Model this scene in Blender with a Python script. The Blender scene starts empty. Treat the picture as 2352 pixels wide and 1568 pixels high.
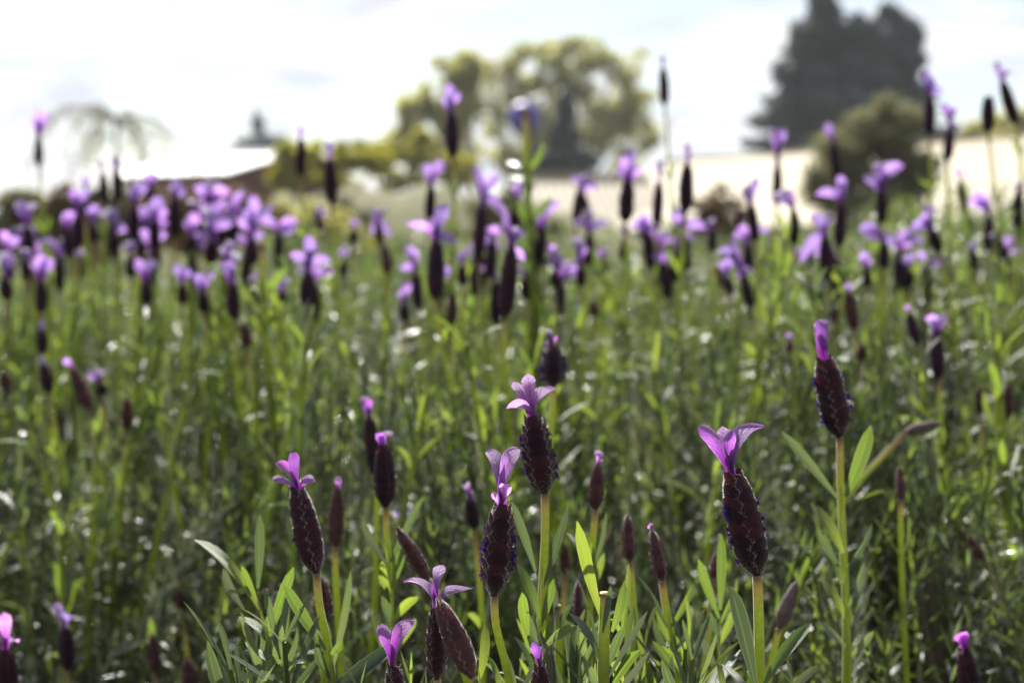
import bpy, math, random
import numpy as np
from mathutils import Vector, Matrix, Quaternion

random.seed(7)
rng = np.random.default_rng(7)
S = bpy.context.scene
COL = S.collection

# ------------------------------------------------------------------ camera
FPX = 3199.0                      # focal length in photo pixels (photo measured 2352 x 1568)
CX, CY, HOR = 1176.0, 784.0, 600.0
EYE = Vector((0, 0, 0.85))
TH = math.atan((CY - HOR) / FPX)
FWD = Vector((0, math.cos(TH), -math.sin(TH)))
RIGHT = Vector((1, 0, 0))
UP = Vector((0, math.sin(TH), math.cos(TH)))
cam_d = bpy.data.cameras.new('camera')
cam = bpy.data.objects.new('camera', cam_d)
COL.objects.link(cam)
cam.location = EYE
cam.rotation_euler = (math.pi / 2 - TH, 0, 0)
cam_d.sensor_width = 36.0
cam_d.lens = FPX / 2352 * 36.0
cam_d.clip_start = 0.02
cam_d.clip_end = 3000
cam_d.dof.use_dof = True
cam_d.dof.focus_distance = 0.352
cam_d.dof.aperture_fstop = 12.8
cam_d.dof.aperture_blades = 0
S.camera = cam

# ------------------------------------------------------------------ sky and sun
SUN_EL, SUN_AZ = math.radians(45), math.radians(-14)      # azimuth measured from the view direction (+Y), negative to the left
world = bpy.data.worlds.new('World')
S.world = world
world.use_nodes = True
wn, wl = world.node_tree.nodes, world.node_tree.links
for n in list(wn):
    wn.remove(n)
w_out = wn.new('ShaderNodeOutputWorld')
w_bg = wn.new('ShaderNodeBackground')
w_bg.inputs['Strength'].default_value = 0.05
sky = wn.new('ShaderNodeTexSky')
sky.sky_type = 'NISHITA'
sky.sun_disc = False
sky.sun_elevation = SUN_EL
sky.sun_rotation = SUN_AZ
sky.air_density = 1.0
sky.dust_density = 1.0
sky.ozone_density = 1.0
tc = wn.new('ShaderNodeTexCoord')
mp = wn.new('ShaderNodeMapping')
mp.inputs['Scale'].default_value = (1.0, 1.0, 3.2)
mp.inputs['Location'].default_value = (0.35, 0.1, 0.4)
cn = wn.new('ShaderNodeTexNoise')
cn.inputs['Scale'].default_value = 6.5
cn.inputs['Detail'].default_value = 7
cn.inputs['Roughness'].default_value = 0.55
cr = wn.new('ShaderNodeValToRGB')
cr.color_ramp.elements[0].position = 0.43
cr.color_ramp.elements[1].position = 0.57
cn2 = wn.new('ShaderNodeTexNoise')
cn2.inputs['Scale'].default_value = 9.0
cn2.inputs['Detail'].default_value = 4
cr2 = wn.new('ShaderNodeValToRGB')
cr2.color_ramp.elements[0].position = 0.35
cr2.color_ramp.elements[0].color = (5.6, 5.9, 6.6, 1)
cr2.color_ramp.elements[1].position = 0.55
cr2.color_ramp.elements[1].color = (7.9, 8.0, 8.15, 1)
mix = wn.new('ShaderNodeMixRGB')
wl.new(tc.outputs['Generated'], mp.inputs['Vector'])
wl.new(mp.outputs['Vector'], cn.inputs['Vector'])
wl.new(mp.outputs['Vector'], cn2.inputs['Vector'])
wl.new(cn.outputs['Fac'], cr.inputs['Fac'])
wl.new(cn2.outputs['Fac'], cr2.inputs['Fac'])
wl.new(cr.outputs['Color'], mix.inputs['Fac'])
wl.new(sky.outputs['Color'], mix.inputs['Color1'])
wl.new(cr2.outputs['Color'], mix.inputs['Color2'])
wl.new(mix.outputs['Color'], w_bg.inputs['Color'])
wl.new(w_bg.outputs['Background'], w_out.inputs['Surface'])

sun_d = bpy.data.lights.new('sun', 'SUN')
sun_d.energy = 5.0
sun_d.angle = math.radians(0.5)
sun_d.color = (1.0, 0.96, 0.90)
sun = bpy.data.objects.new('sun', sun_d)
COL.objects.link(sun)
sv = Vector((math.sin(SUN_AZ) * math.cos(SUN_EL), math.cos(SUN_AZ) * math.cos(SUN_EL), math.sin(SUN_EL)))
sun.rotation_euler = sv.to_track_quat('Z', 'Y').to_euler()
sun.location = sv * 20

S.view_settings.view_transform = 'Standard'
S.view_settings.look = 'None'
S.view_settings.gamma = 1.0
S.view_settings.exposure = 1.42
S.view_settings.use_curve_mapping = False
S.render.engine = 'CYCLES'
S.cycles.use_denoising = True
S.cycles.max_bounces = 8
S.cycles.transmission_bounces = 6
S.cycles.transparent_max_bounces = 4
S.cycles.caustics_reflective = False
S.cycles.caustics_refractive = False


def P(px, py, d):
    """photo pixel (2352 wide) at depth d metres along the view axis -> world point"""
    return EYE + d * (FWD + RIGHT * ((px - CX) / FPX) + UP * ((CY - py) / FPX))


# ------------------------------------------------------------------ materials
def new_mat(name):
    m = bpy.data.materials.new(name)
    m.use_nodes = True
    nt = m.node_tree
    for n in list(nt.nodes):
        nt.nodes.remove(n)
    out = nt.nodes.new('ShaderNodeOutputMaterial')
    return m, nt, out


def N(nt, kind, **kw):
    n = nt.nodes.new(kind)
    for k, v in kw.items():
        if k in n.inputs:
            n.inputs[k].default_value = v
        else:
            setattr(n, k, v)
    return n


def math_node(nt, op, a, b=None):
    n = nt.nodes.new('ShaderNodeMath')
    n.operation = op
    for i, v in enumerate((a, b)):
        if v is None:
            continue
        if isinstance(v, (int, float)):
            n.inputs[i].default_value = v
        else:
            nt.links.new(v, n.inputs[i])
    return n.outputs[0]


def ramp(nt, fac, stops):
    r = nt.nodes.new('ShaderNodeValToRGB')
    e = r.color_ramp.elements
    while len(e) < len(stops):
        e.new(0.5)
    for i, (p, c) in enumerate(stops):
        e[i].position = p
        e[i].color = (c[0], c[1], c[2], 1) if len(c) == 3 else c
    nt.links.new(fac, r.inputs['Fac'])
    return r.outputs['Color']


def mixc(nt, fac, a, b, mode='MIX'):
    m = nt.nodes.new('ShaderNodeMixRGB')
    m.blend_type = mode
    for i, v in zip(('Fac', 'Color1', 'Color2'), (fac, a, b)):
        if isinstance(v, (int, float)):
            m.inputs[i].default_value = v
        elif isinstance(v, tuple):
            m.inputs[i].default_value = v if len(v) == 4 else (*v, 1)
        else:
            nt.links.new(v, m.inputs[i])
    return m.outputs['Color']


def random_fac(nt):
    at = N(nt, 'ShaderNodeAttribute', attribute_name='tint')
    oi = N(nt, 'ShaderNodeObjectInfo')
    s = math_node(nt, 'ADD', at.outputs['Fac'], oi.outputs['Random'])
    return math_node(nt, 'FRACT', s)


def uv_sep(nt):
    uv = N(nt, 'ShaderNodeUVMap')
    sp = N(nt, 'ShaderNodeSeparateXYZ')
    nt.links.new(uv.outputs['UV'], sp.inputs['Vector'])
    return sp.outputs['X'], sp.outputs['Y']


def thin_shader(nt, out, col, tcol, tfac, rough=0.45, spec=0.5, sheen=0.0, bump=None):
    p = N(nt, 'ShaderNodeBsdfPrincipled')
    nt.links.new(col, p.inputs['Base Color'])
    p.inputs['Roughness'].default_value = rough
    p.inputs['Specular IOR Level'].default_value = spec
    if sheen:
        p.inputs['Sheen Weight'].default_value = sheen
        p.inputs['Sheen Roughness'].default_value = 0.35
        p.inputs['Sheen Tint'].default_value = (1, 0.95, 0.95, 1)
    t = N(nt, 'ShaderNodeBsdfTranslucent')
    nt.links.new(tcol, t.inputs['Color'])
    if bump is not None:
        nt.links.new(bump, p.inputs['Normal'])
    m = N(nt, 'ShaderNodeMixShader', Fac=tfac)
    nt.links.new(p.outputs[0], m.inputs[1])
    nt.links.new(t.outputs[0], m.inputs[2])
    nt.links.new(m.outputs[0], out.inputs['Surface'])
    return p


def leaf_material(name, stops, tgain, tfac=0.42, rough=0.38, spec=0.6):
    m, nt, out = new_mat(name)
    f = random_fac(nt)
    col = ramp(nt, f, stops)
    u, v = uv_sep(nt)
    du = math_node(nt, 'ABSOLUTE', math_node(nt, 'SUBTRACT', u, 0.5))
    vein = ramp(nt, du, [(0.0, (1, 1, 1)), (0.06, (0.0, 0.0, 0.0))])
    col = mixc(nt, math_node(nt, 'MULTIPLY', vein, 0.45), col, (0.22, 0.27, 0.11))
    noi = N(nt, 'ShaderNodeTexNoise', Scale=900.0, Detail=3.0)
    tcn = N(nt, 'ShaderNodeTexCoord')
    nt.links.new(tcn.outputs['Object'], noi.inputs['Vector'])
    col = mixc(nt, 0.5, col, ramp(nt, noi.outputs['Fac'], [(0.3, (0.45, 0.45, 0.45)), (0.7, (1, 1, 1))]), 'MULTIPLY')
    edge = ramp(nt, du, [(0.42, (0, 0, 0)), (0.5, (1, 1, 1))])
    col = mixc(nt, math_node(nt, 'MULTIPLY', edge, 0.4), col, (0.26, 0.28, 0.20))
    tcol = mixc(nt, 1.0, col, tgain, 'MULTIPLY')
    b = N(nt, 'ShaderNodeBump', Strength=0.35, Distance=0.0004)
    nt.links.new(noi.outputs['Fac'], b.inputs['Height'])
    thin_shader(nt, out, col, tcol, tfac, rough, spec, 0.15, b.outputs['Normal'])
    return m


M = {}
M['leaf'] = leaf_material('lavender_leaf', [(0.0, (0.040, 0.055, 0.042)), (0.35, (0.066, 0.086, 0.060)), (0.7, (0.100, 0.124, 0.080)), (1.0, (0.148, 0.172, 0.108))], (1.7, 1.95, 0.8, 1), 0.36, 0.33, 0.7)
M['leaf_fresh'] = leaf_material('fresh_leaf', [(0.0, (0.078, 0.118, 0.046)), (0.5, (0.112, 0.156, 0.054)), (1.0, (0.165, 0.20, 0.064))], (1.9, 2.0, 0.65, 1), 0.48)
M['leaf_grey'] = leaf_material('grey_leaf', [(0.0, (0.08, 0.092, 0.070)), (0.5, (0.13, 0.145, 0.11)), (1.0, (0.20, 0.215, 0.17))], (1.2, 1.3, 0.7, 1), 0.2, 0.27, 1.0)


def stem_material():
    m, nt, out = new_mat('stem')
    u, v = uv_sep(nt)
    col = ramp(nt, v, [(0.0, (0.36, 0.27, 0.25)), (0.10, (0.36, 0.33, 0.21)), (0.22, (0.32, 0.37, 0.11)), (0.5, (0.23, 0.28, 0.055)), (1.0, (0.12, 0.15, 0.04))])
    noi = N(nt, 'ShaderNodeTexNoise', Scale=700.0, Detail=3.0)
    tcn = N(nt, 'ShaderNodeTexCoord')
    nt.links.new(tcn.outputs['Object'], noi.inputs['Vector'])
    col = mixc(nt, 0.4, col, ramp(nt, noi.outputs['Fac'], [(0.3, (0.5, 0.5, 0.5)), (0.7, (1, 1, 1))]), 'MULTIPLY')
    tcol = mixc(nt, 1.0, col, (1.7, 1.7, 0.8, 1), 'MULTIPLY')
    thin_shader(nt, out, col, tcol, 0.5, 0.5, 0.4, 0.5)
    return m


M['stem'] = stem_material()


def woody_material():
    m, nt, out = new_mat('shoot_stem')
    u, v = uv_sep(nt)
    col = ramp(nt, v, [(0.0, (0.12, 0.16, 0.05)), (0.4, (0.11, 0.11, 0.05)), (1.0, (0.07, 0.05, 0.035))])
    p = N(nt, 'ShaderNodeBsdfPrincipled', Roughness=0.7)
    nt.links.new(col, p.inputs['Base Color'])
    nt.links.new(p.outputs[0], out.inputs['Surface'])
    return m


M['woody'] = woody_material()


def petal_material(name, base, tip, trans, tfac):
    m, nt, out = new_mat(name)
    u, v = uv_sep(nt)
    col = ramp(nt, v, [(0.0, (0.10, 0.012, 0.07)), (0.22, base), (0.62, tip), (1.0, (tip[0] * 0.85, tip[1] * 0.7, tip[2] * 0.9))])  # pigment gradient from dark base; tip lightened further as if sunlit
    oi = N(nt, 'ShaderNodeObjectInfo')
    hs = N(nt, 'ShaderNodeHueSaturation', Saturation=1.0)
    nt.links.new(col, hs.inputs['Color'])
    nt.links.new(math_node(nt, 'ADD', math_node(nt, 'MULTIPLY', oi.outputs['Random'], 0.05), 0.475), hs.inputs['Hue'])
    nt.links.new(math_node(nt, 'ADD', math_node(nt, 'MULTIPLY', oi.outputs['Random'], 0.4), 0.8), hs.inputs['Value'])
    col = hs.outputs['Color']
    du = math_node(nt, 'ABSOLUTE', math_node(nt, 'SUBTRACT', u, 0.5))
    mid = ramp(nt, du, [(0.0, (1, 1, 1)), (0.05, (0, 0, 0))])
    col = mixc(nt, math_node(nt, 'MULTIPLY', mid, 0.6), col, (0.13, 0.02, 0.14))
    # side veins: slanted lines running from midrib to margin
    ph = math_node(nt, 'MULTIPLY', math_node(nt, 'SUBTRACT', v, math_node(nt, 'MULTIPLY', du, 0.55)), 46.0)
    noi = N(nt, 'ShaderNodeTexNoise', Scale=14.0, Detail=3.0)
    uvn = N(nt, 'ShaderNodeUVMap')
    nt.links.new(uvn.outputs['UV'], noi.inputs['Vector'])
    ph = math_node(nt, 'ADD', ph, math_node(nt, 'MULTIPLY', noi.outputs['Fac'], 9.0))
    sv_ = math_node(nt, 'SINE', ph)
    vein = ramp(nt, sv_, [(0.86, (0, 0, 0)), (0.99, (1, 1, 1))])
    col = mixc(nt, math_node(nt, 'MULTIPLY', vein, 0.5), col, (0.12, 0.015, 0.18))
    col = mixc(nt, 0.3, col, ramp(nt, noi.outputs['Fac'], [(0.35, (0.45, 0.38, 0.5)), (0.65, (1.1, 1.1, 1.1))]), 'MULTIPLY')
    rim = ramp(nt, du, [(0.44, (0, 0, 0)), (0.5, (1, 1, 1))])
    col = mixc(nt, math_node(nt, 'MULTIPLY', rim, 0.45), col, (0.72, 0.58, 0.74))
    tcol = mixc(nt, 1.0, col, trans, 'MULTIPLY')
    b = N(nt, 'ShaderNodeBump', Strength=0.6, Distance=0.0006)
    nt.links.new(sv_, b.inputs['Height'])
    thin_shader(nt, out, col, tcol, tfac, 0.5, 0.3, 0.55, b.outputs['Normal'])
    return m


M['petal'] = petal_material('petal', (0.24, 0.035, 0.32), (0.72, 0.44, 0.83), (1.2, 0.95, 1.2, 1), 0.55)
M['petal_soft'] = petal_material('petal_soft', (0.18, 0.04, 0.30), (0.52, 0.39, 0.73), (1.08, 0.9, 1.14, 1), 0.5)
M['petal_deep'] = petal_material('petal_deep', (0.19, 0.018, 0.27), (0.50, 0.24, 0.62), (1.25, 0.8, 1.25, 1), 0.5)


def bract_material(name, dark, mid, edge, tcol_):
    m, nt, out = new_mat(name)
    u, v = uv_sep(nt)
    du = math_node(nt, 'ABSOLUTE', math_node(nt, 'SUBTRACT', u, 0.5))
    noi = N(nt, 'ShaderNodeTexNoise', Scale=1100.0, Detail=3.0)
    tcn = N(nt, 'ShaderNodeTexCoord')
    nt.links.new(tcn.outputs['Object'], noi.inputs['Vector'])
    f = random_fac(nt)
    col = mixc(nt, f, dark, mid)
    col = mixc(nt, 0.6, col, ramp(nt, noi.outputs['Fac'], [(0.3, (0.35, 0.35, 0.35)), (0.75, (1.2, 1.1, 1.1))]), 'MULTIPLY')
    e1 = ramp(nt, du, [(0.42, (0, 0, 0)), (0.5, (1, 1, 1))])
    e2 = ramp(nt, v, [(0.97, (0, 0, 0)), (1.0, (0.12, 0.12, 0.12))])
    e = mixc(nt, 1.0, e1, e2, 'LIGHTEN')
    col = mixc(nt, math_node(nt, 'MULTIPLY', e, 0.4), col, edge)
    t = mixc(nt, 1.0, col, tcol_, 'MULTIPLY')
    b = N(nt, 'ShaderNodeBump', Strength=0.5, Distance=0.0003)
    nt.links.new(noi.outputs['Fac'], b.inputs['Height'])
    thin_shader(nt, out, col, t, 0.25, 0.65, 0.2, 0.22, b.outputs['Normal'])
    return m


M['bract'] = bract_material('flower_bract', (0.022, 0.008, 0.020), (0.062, 0.017, 0.028), (0.22, 0.13, 0.14), (2.0, 0.8, 0.9, 1))
M['bract_dark'] = bract_material('dark_bract', (0.024, 0.012, 0.028), (0.06, 0.021, 0.038), (0.18, 0.12, 0.14), (1.4, 0.8, 1.2, 1))
M['bract_bud'] = bract_material('bud_bract', (0.065, 0.030, 0.036), (0.13, 0.055, 0.060), (0.26, 0.17, 0.17), (1.8, 0.9, 0.8, 1))
M['bract_grey'] = bract_material('grey_bract', (0.12, 0.085, 0.085), (0.17, 0.12, 0.12), (0.32, 0.27, 0.26), (1.2, 1.0, 0.9, 1))


def plain(name, col, rough=0.6, noise=0.0, scale=8.0, trans=0.0, spec=0.4, metal=0.0):
    m, nt, out = new_mat(name)
    p = N(nt, 'ShaderNodeBsdfPrincipled', Roughness=rough)
    p.inputs['Specular IOR Level'].default_value = spec
    p.inputs['Metallic'].default_value = metal
    p.inputs['Base Color'].default_value = (*col, 1)
    last = p.outputs[0]
    c = None
    if noise:
        noi = N(nt, 'ShaderNodeTexNoise', Scale=scale, Detail=5.0)
        tcn = N(nt, 'ShaderNodeTexCoord')
        nt.links.new(tcn.outputs['Object'], noi.inputs['Vector'])
        lo = tuple(x * (1 - noise) for x in col)
        hi = tuple(min(1, x * (1 + noise)) for x in col)
        c = ramp(nt, noi.outputs['Fac'], [(0.3, lo), (0.7, hi)])
        nt.links.new(c, p.inputs['Base Color'])
    if trans:
        t = N(nt, 'ShaderNodeBsdfTranslucent')
        if c is not None:
            nt.links.new(mixc(nt, 1.0, c, (1.5, 1.5, 0.8, 1), 'MULTIPLY'), t.inputs['Color'])
        else:
            t.inputs['Color'].default_value = (*[min(1, x * 1.5) for x in col], 1)
        mx = N(nt, 'ShaderNodeMixShader', Fac=trans)
        nt.links.new(last, mx.inputs[1])
        nt.links.new(t.outputs[0], mx.inputs[2])
        last = mx.outputs[0]
    nt.links.new(last, out.inputs['Surface'])
    return m


M['floret'] = plain('floret', (0.045, 0.008, 0.16), 0.5, 0.3, 500, 0.35)
M['fuzz'] = plain('fuzz', (0.72, 0.62, 0.60), 0.5, 0, 1, 0.55)
M['cut'] = plain('cut_end', (0.42, 0.36, 0.20), 0.8, 0.2, 900)


# ------------------------------------------------------------------ mesh helpers
def mesh_from(name, verts, faces, mats, uvs=None, tint=None, mat_idx=None, smooth=True):
    """verts (n,3); faces list / array of equal-length index rows; uvs per vertex; tint per vertex"""
    me = bpy.data.meshes.new(name)
    verts = np.asarray(verts, dtype=np.float32)
    if isinstance(faces, np.ndarray):
        nf, k = faces.shape
        me.vertices.add(len(verts))
        me.vertices.foreach_set('co', verts.ravel())
        me.loops.add(nf * k)
        me.loops.foreach_set('vertex_index', faces.ravel().astype(np.int32))
        me.polygons.add(nf)
        me.polygons.foreach_set('loop_start', np.arange(nf, dtype=np.int32) * k)
        me.polygons.foreach_set('loop_total', np.full(nf, k, dtype=np.int32))
    else:
        me.from_pydata([tuple(v) for v in verts], [], [tuple(f) for f in faces])
    me.update(calc_edges=True)
    if uvs is not None:
        uvs = np.asarray(uvs, dtype=np.float32)
        lay = me.uv_layers.new(name='UVMap')
        li = np.zeros(len(me.loops), dtype=np.int32)
        me.loops.foreach_get('vertex_index', li)
        lay.data.foreach_set('uv', uvs[li].ravel())
    if tint is not None:
        a = me.attributes.new('tint', 'FLOAT', 'POINT')
        a.data.foreach_set('value', np.asarray(tint, dtype=np.float32))
    for m in (mats if isinstance(mats, (list, tuple)) else [mats]):
        me.materials.append(m)
    if mat_idx is not None:
        me.polygons.foreach_set('material_index', np.asarray(mat_idx, dtype=np.int32))
    me.polygons.foreach_set('use_smooth', np.full(len(me.polygons), smooth))
    me.update()
    return me


def add(name, data, parent=None, matrix=None):
    o = bpy.data.objects.new(name, data)
    COL.objects.link(o)
    if parent is not None:
        o.parent = parent
    if matrix is not None:
        o.matrix_local = matrix
    return o


def tag(o, label=None, cat=None, group=None, kind=None):
    if label:
        o['label'] = label
    if cat:
        o['category'] = cat
    if group:
        o['group'] = group
    if kind:
        o['kind'] = kind
    return o


def thing(name, loc, label, cat, group=None):
    o = bpy.data.objects.new(name, None)
    COL.objects.link(o)
    o.location = loc
    o.empty_display_size = 0.01
    return tag(o, label, cat, group)


def grid_faces(nu, nv):
    """nu columns x nv rows of vertices"""
    f = []
    for j in range(nv - 1):
        for i in range(nu - 1):
            a = j * nu + i
            f.append((a, a + 1, a + nu + 1, a + nu))
    return np.array(f, dtype=np.int32)


def catmull(pts, n):
    pts = [Vector(p) for p in pts]
    if len(pts) == 2:
        return [pts[0].lerp(pts[1], i / (n - 1)) for i in range(n)]
    ext = [pts[0] * 2 - pts[1]] + pts + [pts[-1] * 2 - pts[-2]]
    out = []
    m = len(pts) - 1
    for i in range(n):
        t = i / (n - 1) * m
        k = min(int(t), m - 1)
        f = t - k
        p0, p1, p2, p3 = ext[k:k + 4]
        out.append(0.5 * ((2 * p1) + (p2 - p0) * f + (2 * p0 - 5 * p1 + 4 * p2 - p3) * f * f + (3 * p1 - p0 - 3 * p2 + p3) * f ** 3))
    return out


def tube_geo(pts, radii, ns=6, cap=True):
    """returns verts, quads, uvs (v runs 0..1 along the tube)"""
    n = len(pts)
    V, UV, F = [], [], []
    ref = Vector((0.3, 1, 0.2)).normalized()
    for i, p in enumerate(pts):
        d = (pts[min(i + 1, n - 1)] - pts[max(i - 1, 0)]).normalized()
        a = d.cross(ref)
        if a.length < 1e-3:
            a = d.cross(Vector((1, 0, 0)))
        a.normalize()
        b = d.cross(a)
        for k in range(ns):
            t = 2 * math.pi * k / ns
            V.append(p + (a * math.cos(t) + b * math.sin(t)) * radii[i])
            UV.append((k / ns, i / (n - 1)))
    for i in range(n - 1):
        for k in range(ns):
            k2 = (k + 1) % ns
            F.append((i * ns + k, i * ns + k2, (i + 1) * ns + k2, (i + 1) * ns + k))
    if cap:
        for base, i in ((0, 0), ((n - 1) * ns, n - 1)):
            c = len(V)
            V.append(pts[i])
            UV.append((0.5, i / (n - 1)))
            for k in range(ns):
                k2 = (k + 1) % ns
                F.append((base + k, base + k2, c, c))
    F2 = [f if f[2] != f[3] else f[:3] for f in F]
    return V, F2, UV


def tube(name, pts, radii, mat, parent=None, ns=6, origin=None):
    V, F, UV = tube_geo(pts, radii, ns)
    if origin is not None:
        V = [v - origin for v in V]
    return add(name, mesh_from(name, V, F, mat, UV), parent)


# ---- leaf template: base at origin, grows along +Z, width along X, upper face towards -Y (outwards +Y is the underside)
def leaf_geo(L, W, bend, fold, n=7, curl=0.0, twist=0.0):
    V, UV = [], []
    for j in range(n):
        t = j / (n - 1)
        w = W * 0.5 * float(np.interp(t, [0, 0.12, 0.4, 0.65, 0.83, 0.94, 1.0], [0.28, 0.45, 0.88, 1.0, 0.84, 0.52, 0.05]))
        w = max(w, W * 0.03)
        a = bend * t
        z = L * (math.sin(a) / a * t if abs(a) > 1e-4 else t) if abs(bend) > 1e-4 else L * t
        y = L * ((1 - math.cos(a)) / a * t if abs(a) > 1e-4 else 0)
        tw = twist * t
        for u in (-1, -0.45, 0, 0.45, 1):
            x = w * u
            h = -abs(u) ** 1.3 * w * fold + (curl * w * (abs(u) > 0.9))
            V.append((x * math.cos(tw) - h * math.sin(tw), y + h * math.cos(tw) + x * math.sin(tw), z))
            UV.append((0.5 + u * 0.5, t))
    return np.array(V), grid_faces(5, n), np.array(UV)


def leaf_lo(L, W, bend, fold, n=3):
    V, UV = [], []
    for j in range(n):
        t = j / (n - 1)
        w = W * 0.5 * (0.5, 1.0, 0.08)[j]
        a = bend * t
        z = L * (math.sin(a) / a * t if abs(a) > 1e-4 else t)
        y = L * ((1 - math.cos(a)) / a * t if abs(a) > 1e-4 else 0)
        for u in (-1, 0, 1):
            V.append((w * u, y - abs(u) * w * fold, z))
            UV.append((0.5 + u * 0.5, t))
    return np.array(V), grid_faces(3, n), np.array(UV)


LEAF_MESH = {}
for kind in ('leaf', 'leaf_fresh', 'leaf_grey'):
    LEAF_MESH[kind] = []
    for i in range(6):
        v, f, uv = leaf_geo(1.0, (0.13, 0.15, 0.11, 0.17, 0.12, 0.14)[i], (0.5, -0.35, 0.9, 0.15, -0.7, 0.3)[i], (0.5, 0.35, 0.7, 0.4, 0.6, 0.8)[i], 8, 0.12, (0.2, -0.3, 0.5, 0.0, -0.6, 0.9)[i])
        LEAF_MESH[kind].append(mesh_from('leaf', v, f, M[kind], uv))


def frame_matrix(o, d, n, sx, sy, sz):
    """matrix whose Z is d, Y close to n"""
    z = d.normalized()
    x = n.cross(z)
    if x.length < 1e-4:
        x = Vector((1, 0, 0)).cross(z)
    x.normalize()
    y = z.cross(x)
    m = Matrix(((x.x * sx, y.x * sy, z.x * sz, o.x), (x.y * sx, y.y * sy, z.y * sz, o.y), (x.z * sx, y.z * sy, z.z * sz, o.z), (0, 0, 0, 1)))
    return m


def leaf_obj(parent, base, direction, outward, L, W, kind='leaf', idx=None, name='leaf'):
    idx = random.randrange(6) if idx is None else idx
    ref = (0.13, 0.15, 0.11, 0.17, 0.12, 0.14)[idx]
    m = frame_matrix(base - parent.location, direction, outward, W / ref, W / ref, L)
    return add(name, LEAF_MESH[kind][idx], parent, m)


def px_leaf(parent, bx, by, tx, ty, w, d, dtip=0.0, kind='leaf', idx=None, roll=0.4):
    """a leaf whose base and tip project to the given photo pixels"""
    a, b = P(bx, by, d), P(tx, ty, d + dtip)
    dv = b - a
    view = (a - EYE).normalized()
    n = Quaternion(dv.normalized(), roll) @ view
    return leaf_obj(parent, a, dv, n, dv.length, w * d / FPX, kind, idx)


# ------------------------------------------------------------------ flower heads (canonical: radius 1, length 5)
def prof(z, bud):
    zs = [0, 0.22, 0.5, 0.95, 1.6, 2.8, 3.7, 4.3, 4.7, 5.0]
    op = [0.22, 0.42, 0.66, 0.90, 1.0, 1.0, 0.93, 0.82, 0.70, 0.54]
    bu = [0.20, 0.38, 0.64, 0.9, 1.0, 0.96, 0.80, 0.62, 0.42, 0.16]
    return float(np.interp(z, zs, bu if bud else op))


def bract_geo(z0, h, bud, nu=6, nv=5, half=0.95):
    """one overlapping scale, centred on angle 0 (+X), in head space"""
    V, UV = [], []
    for j in range(nv):
        v = j / (nv - 1)
        wv = (0.74, 0.98, 1.0, 0.90, 0.55)[j] if nv == 5 else 1
        for i in range(nu):
            u = -1 + 2 * i / (nu - 1)
            z = z0 + h * (v - 0.13 * u * u * (1 if j > 1 else 0.4))
            r = prof(min(5, max(0.0, z)), bud)
            bulge = 0.07 * math.sin(math.pi * min(1, v * 0.95)) * (1 - 0.75 * u * u) + (-0.02 + 0.22 * v ** 2) * (1 - 0.3 * u * u) - 0.03 * abs(u) ** 3
            r = r * (0.93 + bulge) + 0.015 * v
            a = u * half * wv * (1.0 if j else 0.9)
            V.append((r * math.cos(a), r * math.sin(a), z))
            UV.append((0.5 + 0.5 * u, v))
    return np.array(V), grid_faces(nu, nv), np.array(UV)


LEVELS = 8
BRACT_MESH = {}
for mk in ('bract', 'bract_dark', 'bract_bud', 'bract_grey'):
    for bud in (0, 1):
        for half_step in (0, 1):
            for k in range(LEVELS):
                z0 = -0.02 + (k + 0.5 * half_step) * 0.62
                v, f, uv = bract_geo(z0, 0.98, bud)
                BRACT_MESH[mk, bud, half_step, k] = (v, f, uv)
BRACT_DATA = {}


def bract_data(mk, bud, hs, k):
    key = (mk, bud, hs, k)
    if key not in BRACT_DATA:
        v, f, uv = BRACT_MESH[key]
        BRACT_DATA[key] = mesh_from('bract', v, f, M[mk], uv)
    return BRACT_DATA[key]


def core_geo(bud, k=0.86, ns=12, nr=14):
    V, F, UV = [], [], []
    for j in range(nr):
        z = 5 * j / (nr - 1)
        r = prof(z, bud) * k
        for i in range(ns):
            a = 2 * math.pi * i / ns
            V.append((r * math.cos(a), r * math.sin(a), z))
            UV.append((0.5, 0.3))
    for j in range(nr - 1):
        for i in range(ns):
            i2 = (i + 1) % ns
            F.append((j * ns + i, j * ns + i2, (j + 1) * ns + i2, (j + 1) * ns + i))
    for base, z in ((0, 0.0), ((nr - 1) * ns, 5.05)):
        c = len(V)
        V.append((0, 0, z))
        UV.append((0.5, 0.3))
        for i in range(ns):
            F.append((base + i, base + (i + 1) % ns, c))
    return V, F, UV


CORE_DATA = {}
WHOLE_DATA = {}


def head_core(mk, bud):
    if (mk, bud) not in CORE_DATA:
        V, F, UV = core_geo(bud)
        CORE_DATA[mk, bud] = mesh_from('flower_head', V, F, M[mk], UV)
    return CORE_DATA[mk, bud]


def head_whole(mk, bud, var):
    """a full head with all its scales in one mesh, for the heads too blurred to tell scales apart"""
    key = (mk, bud, var)
    if key not in WHOLE_DATA:
        r_ = random.Random(hash((bud, var)) & 1023)
        V, F, UV = core_geo(bud, 0.9, 10, 10)
        V, F, UV = [tuple(v) for v in V], list(F), list(UV)
        T = [0.3] * len(V)
        for c in range(4):
            for k in range(LEVELS if c % 2 == 0 else LEVELS - 1):
                v, f, uv = BRACT_MESH[mk, bud, c % 2, k]
                an = c * math.pi / 2 + 0.6 + r_.uniform(-0.1, 0.1)
                s = r_.uniform(0.97, 1.06)
                o = len(V)
                t_ = r_.random()
                for p in v:
                    V.append(((p[0] * math.cos(an) - p[1] * math.sin(an)) * s, (p[0] * math.sin(an) + p[1] * math.cos(an)) * s, p[2]))
                    T.append(t_)
                UV += [tuple(q) for q in uv]
                F += [tuple(int(i) + o for i in q) for q in f]
        WHOLE_DATA[key] = mesh_from('flower_head', V, F, M[mk], UV, T)
    return WHOLE_DATA[key]


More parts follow.
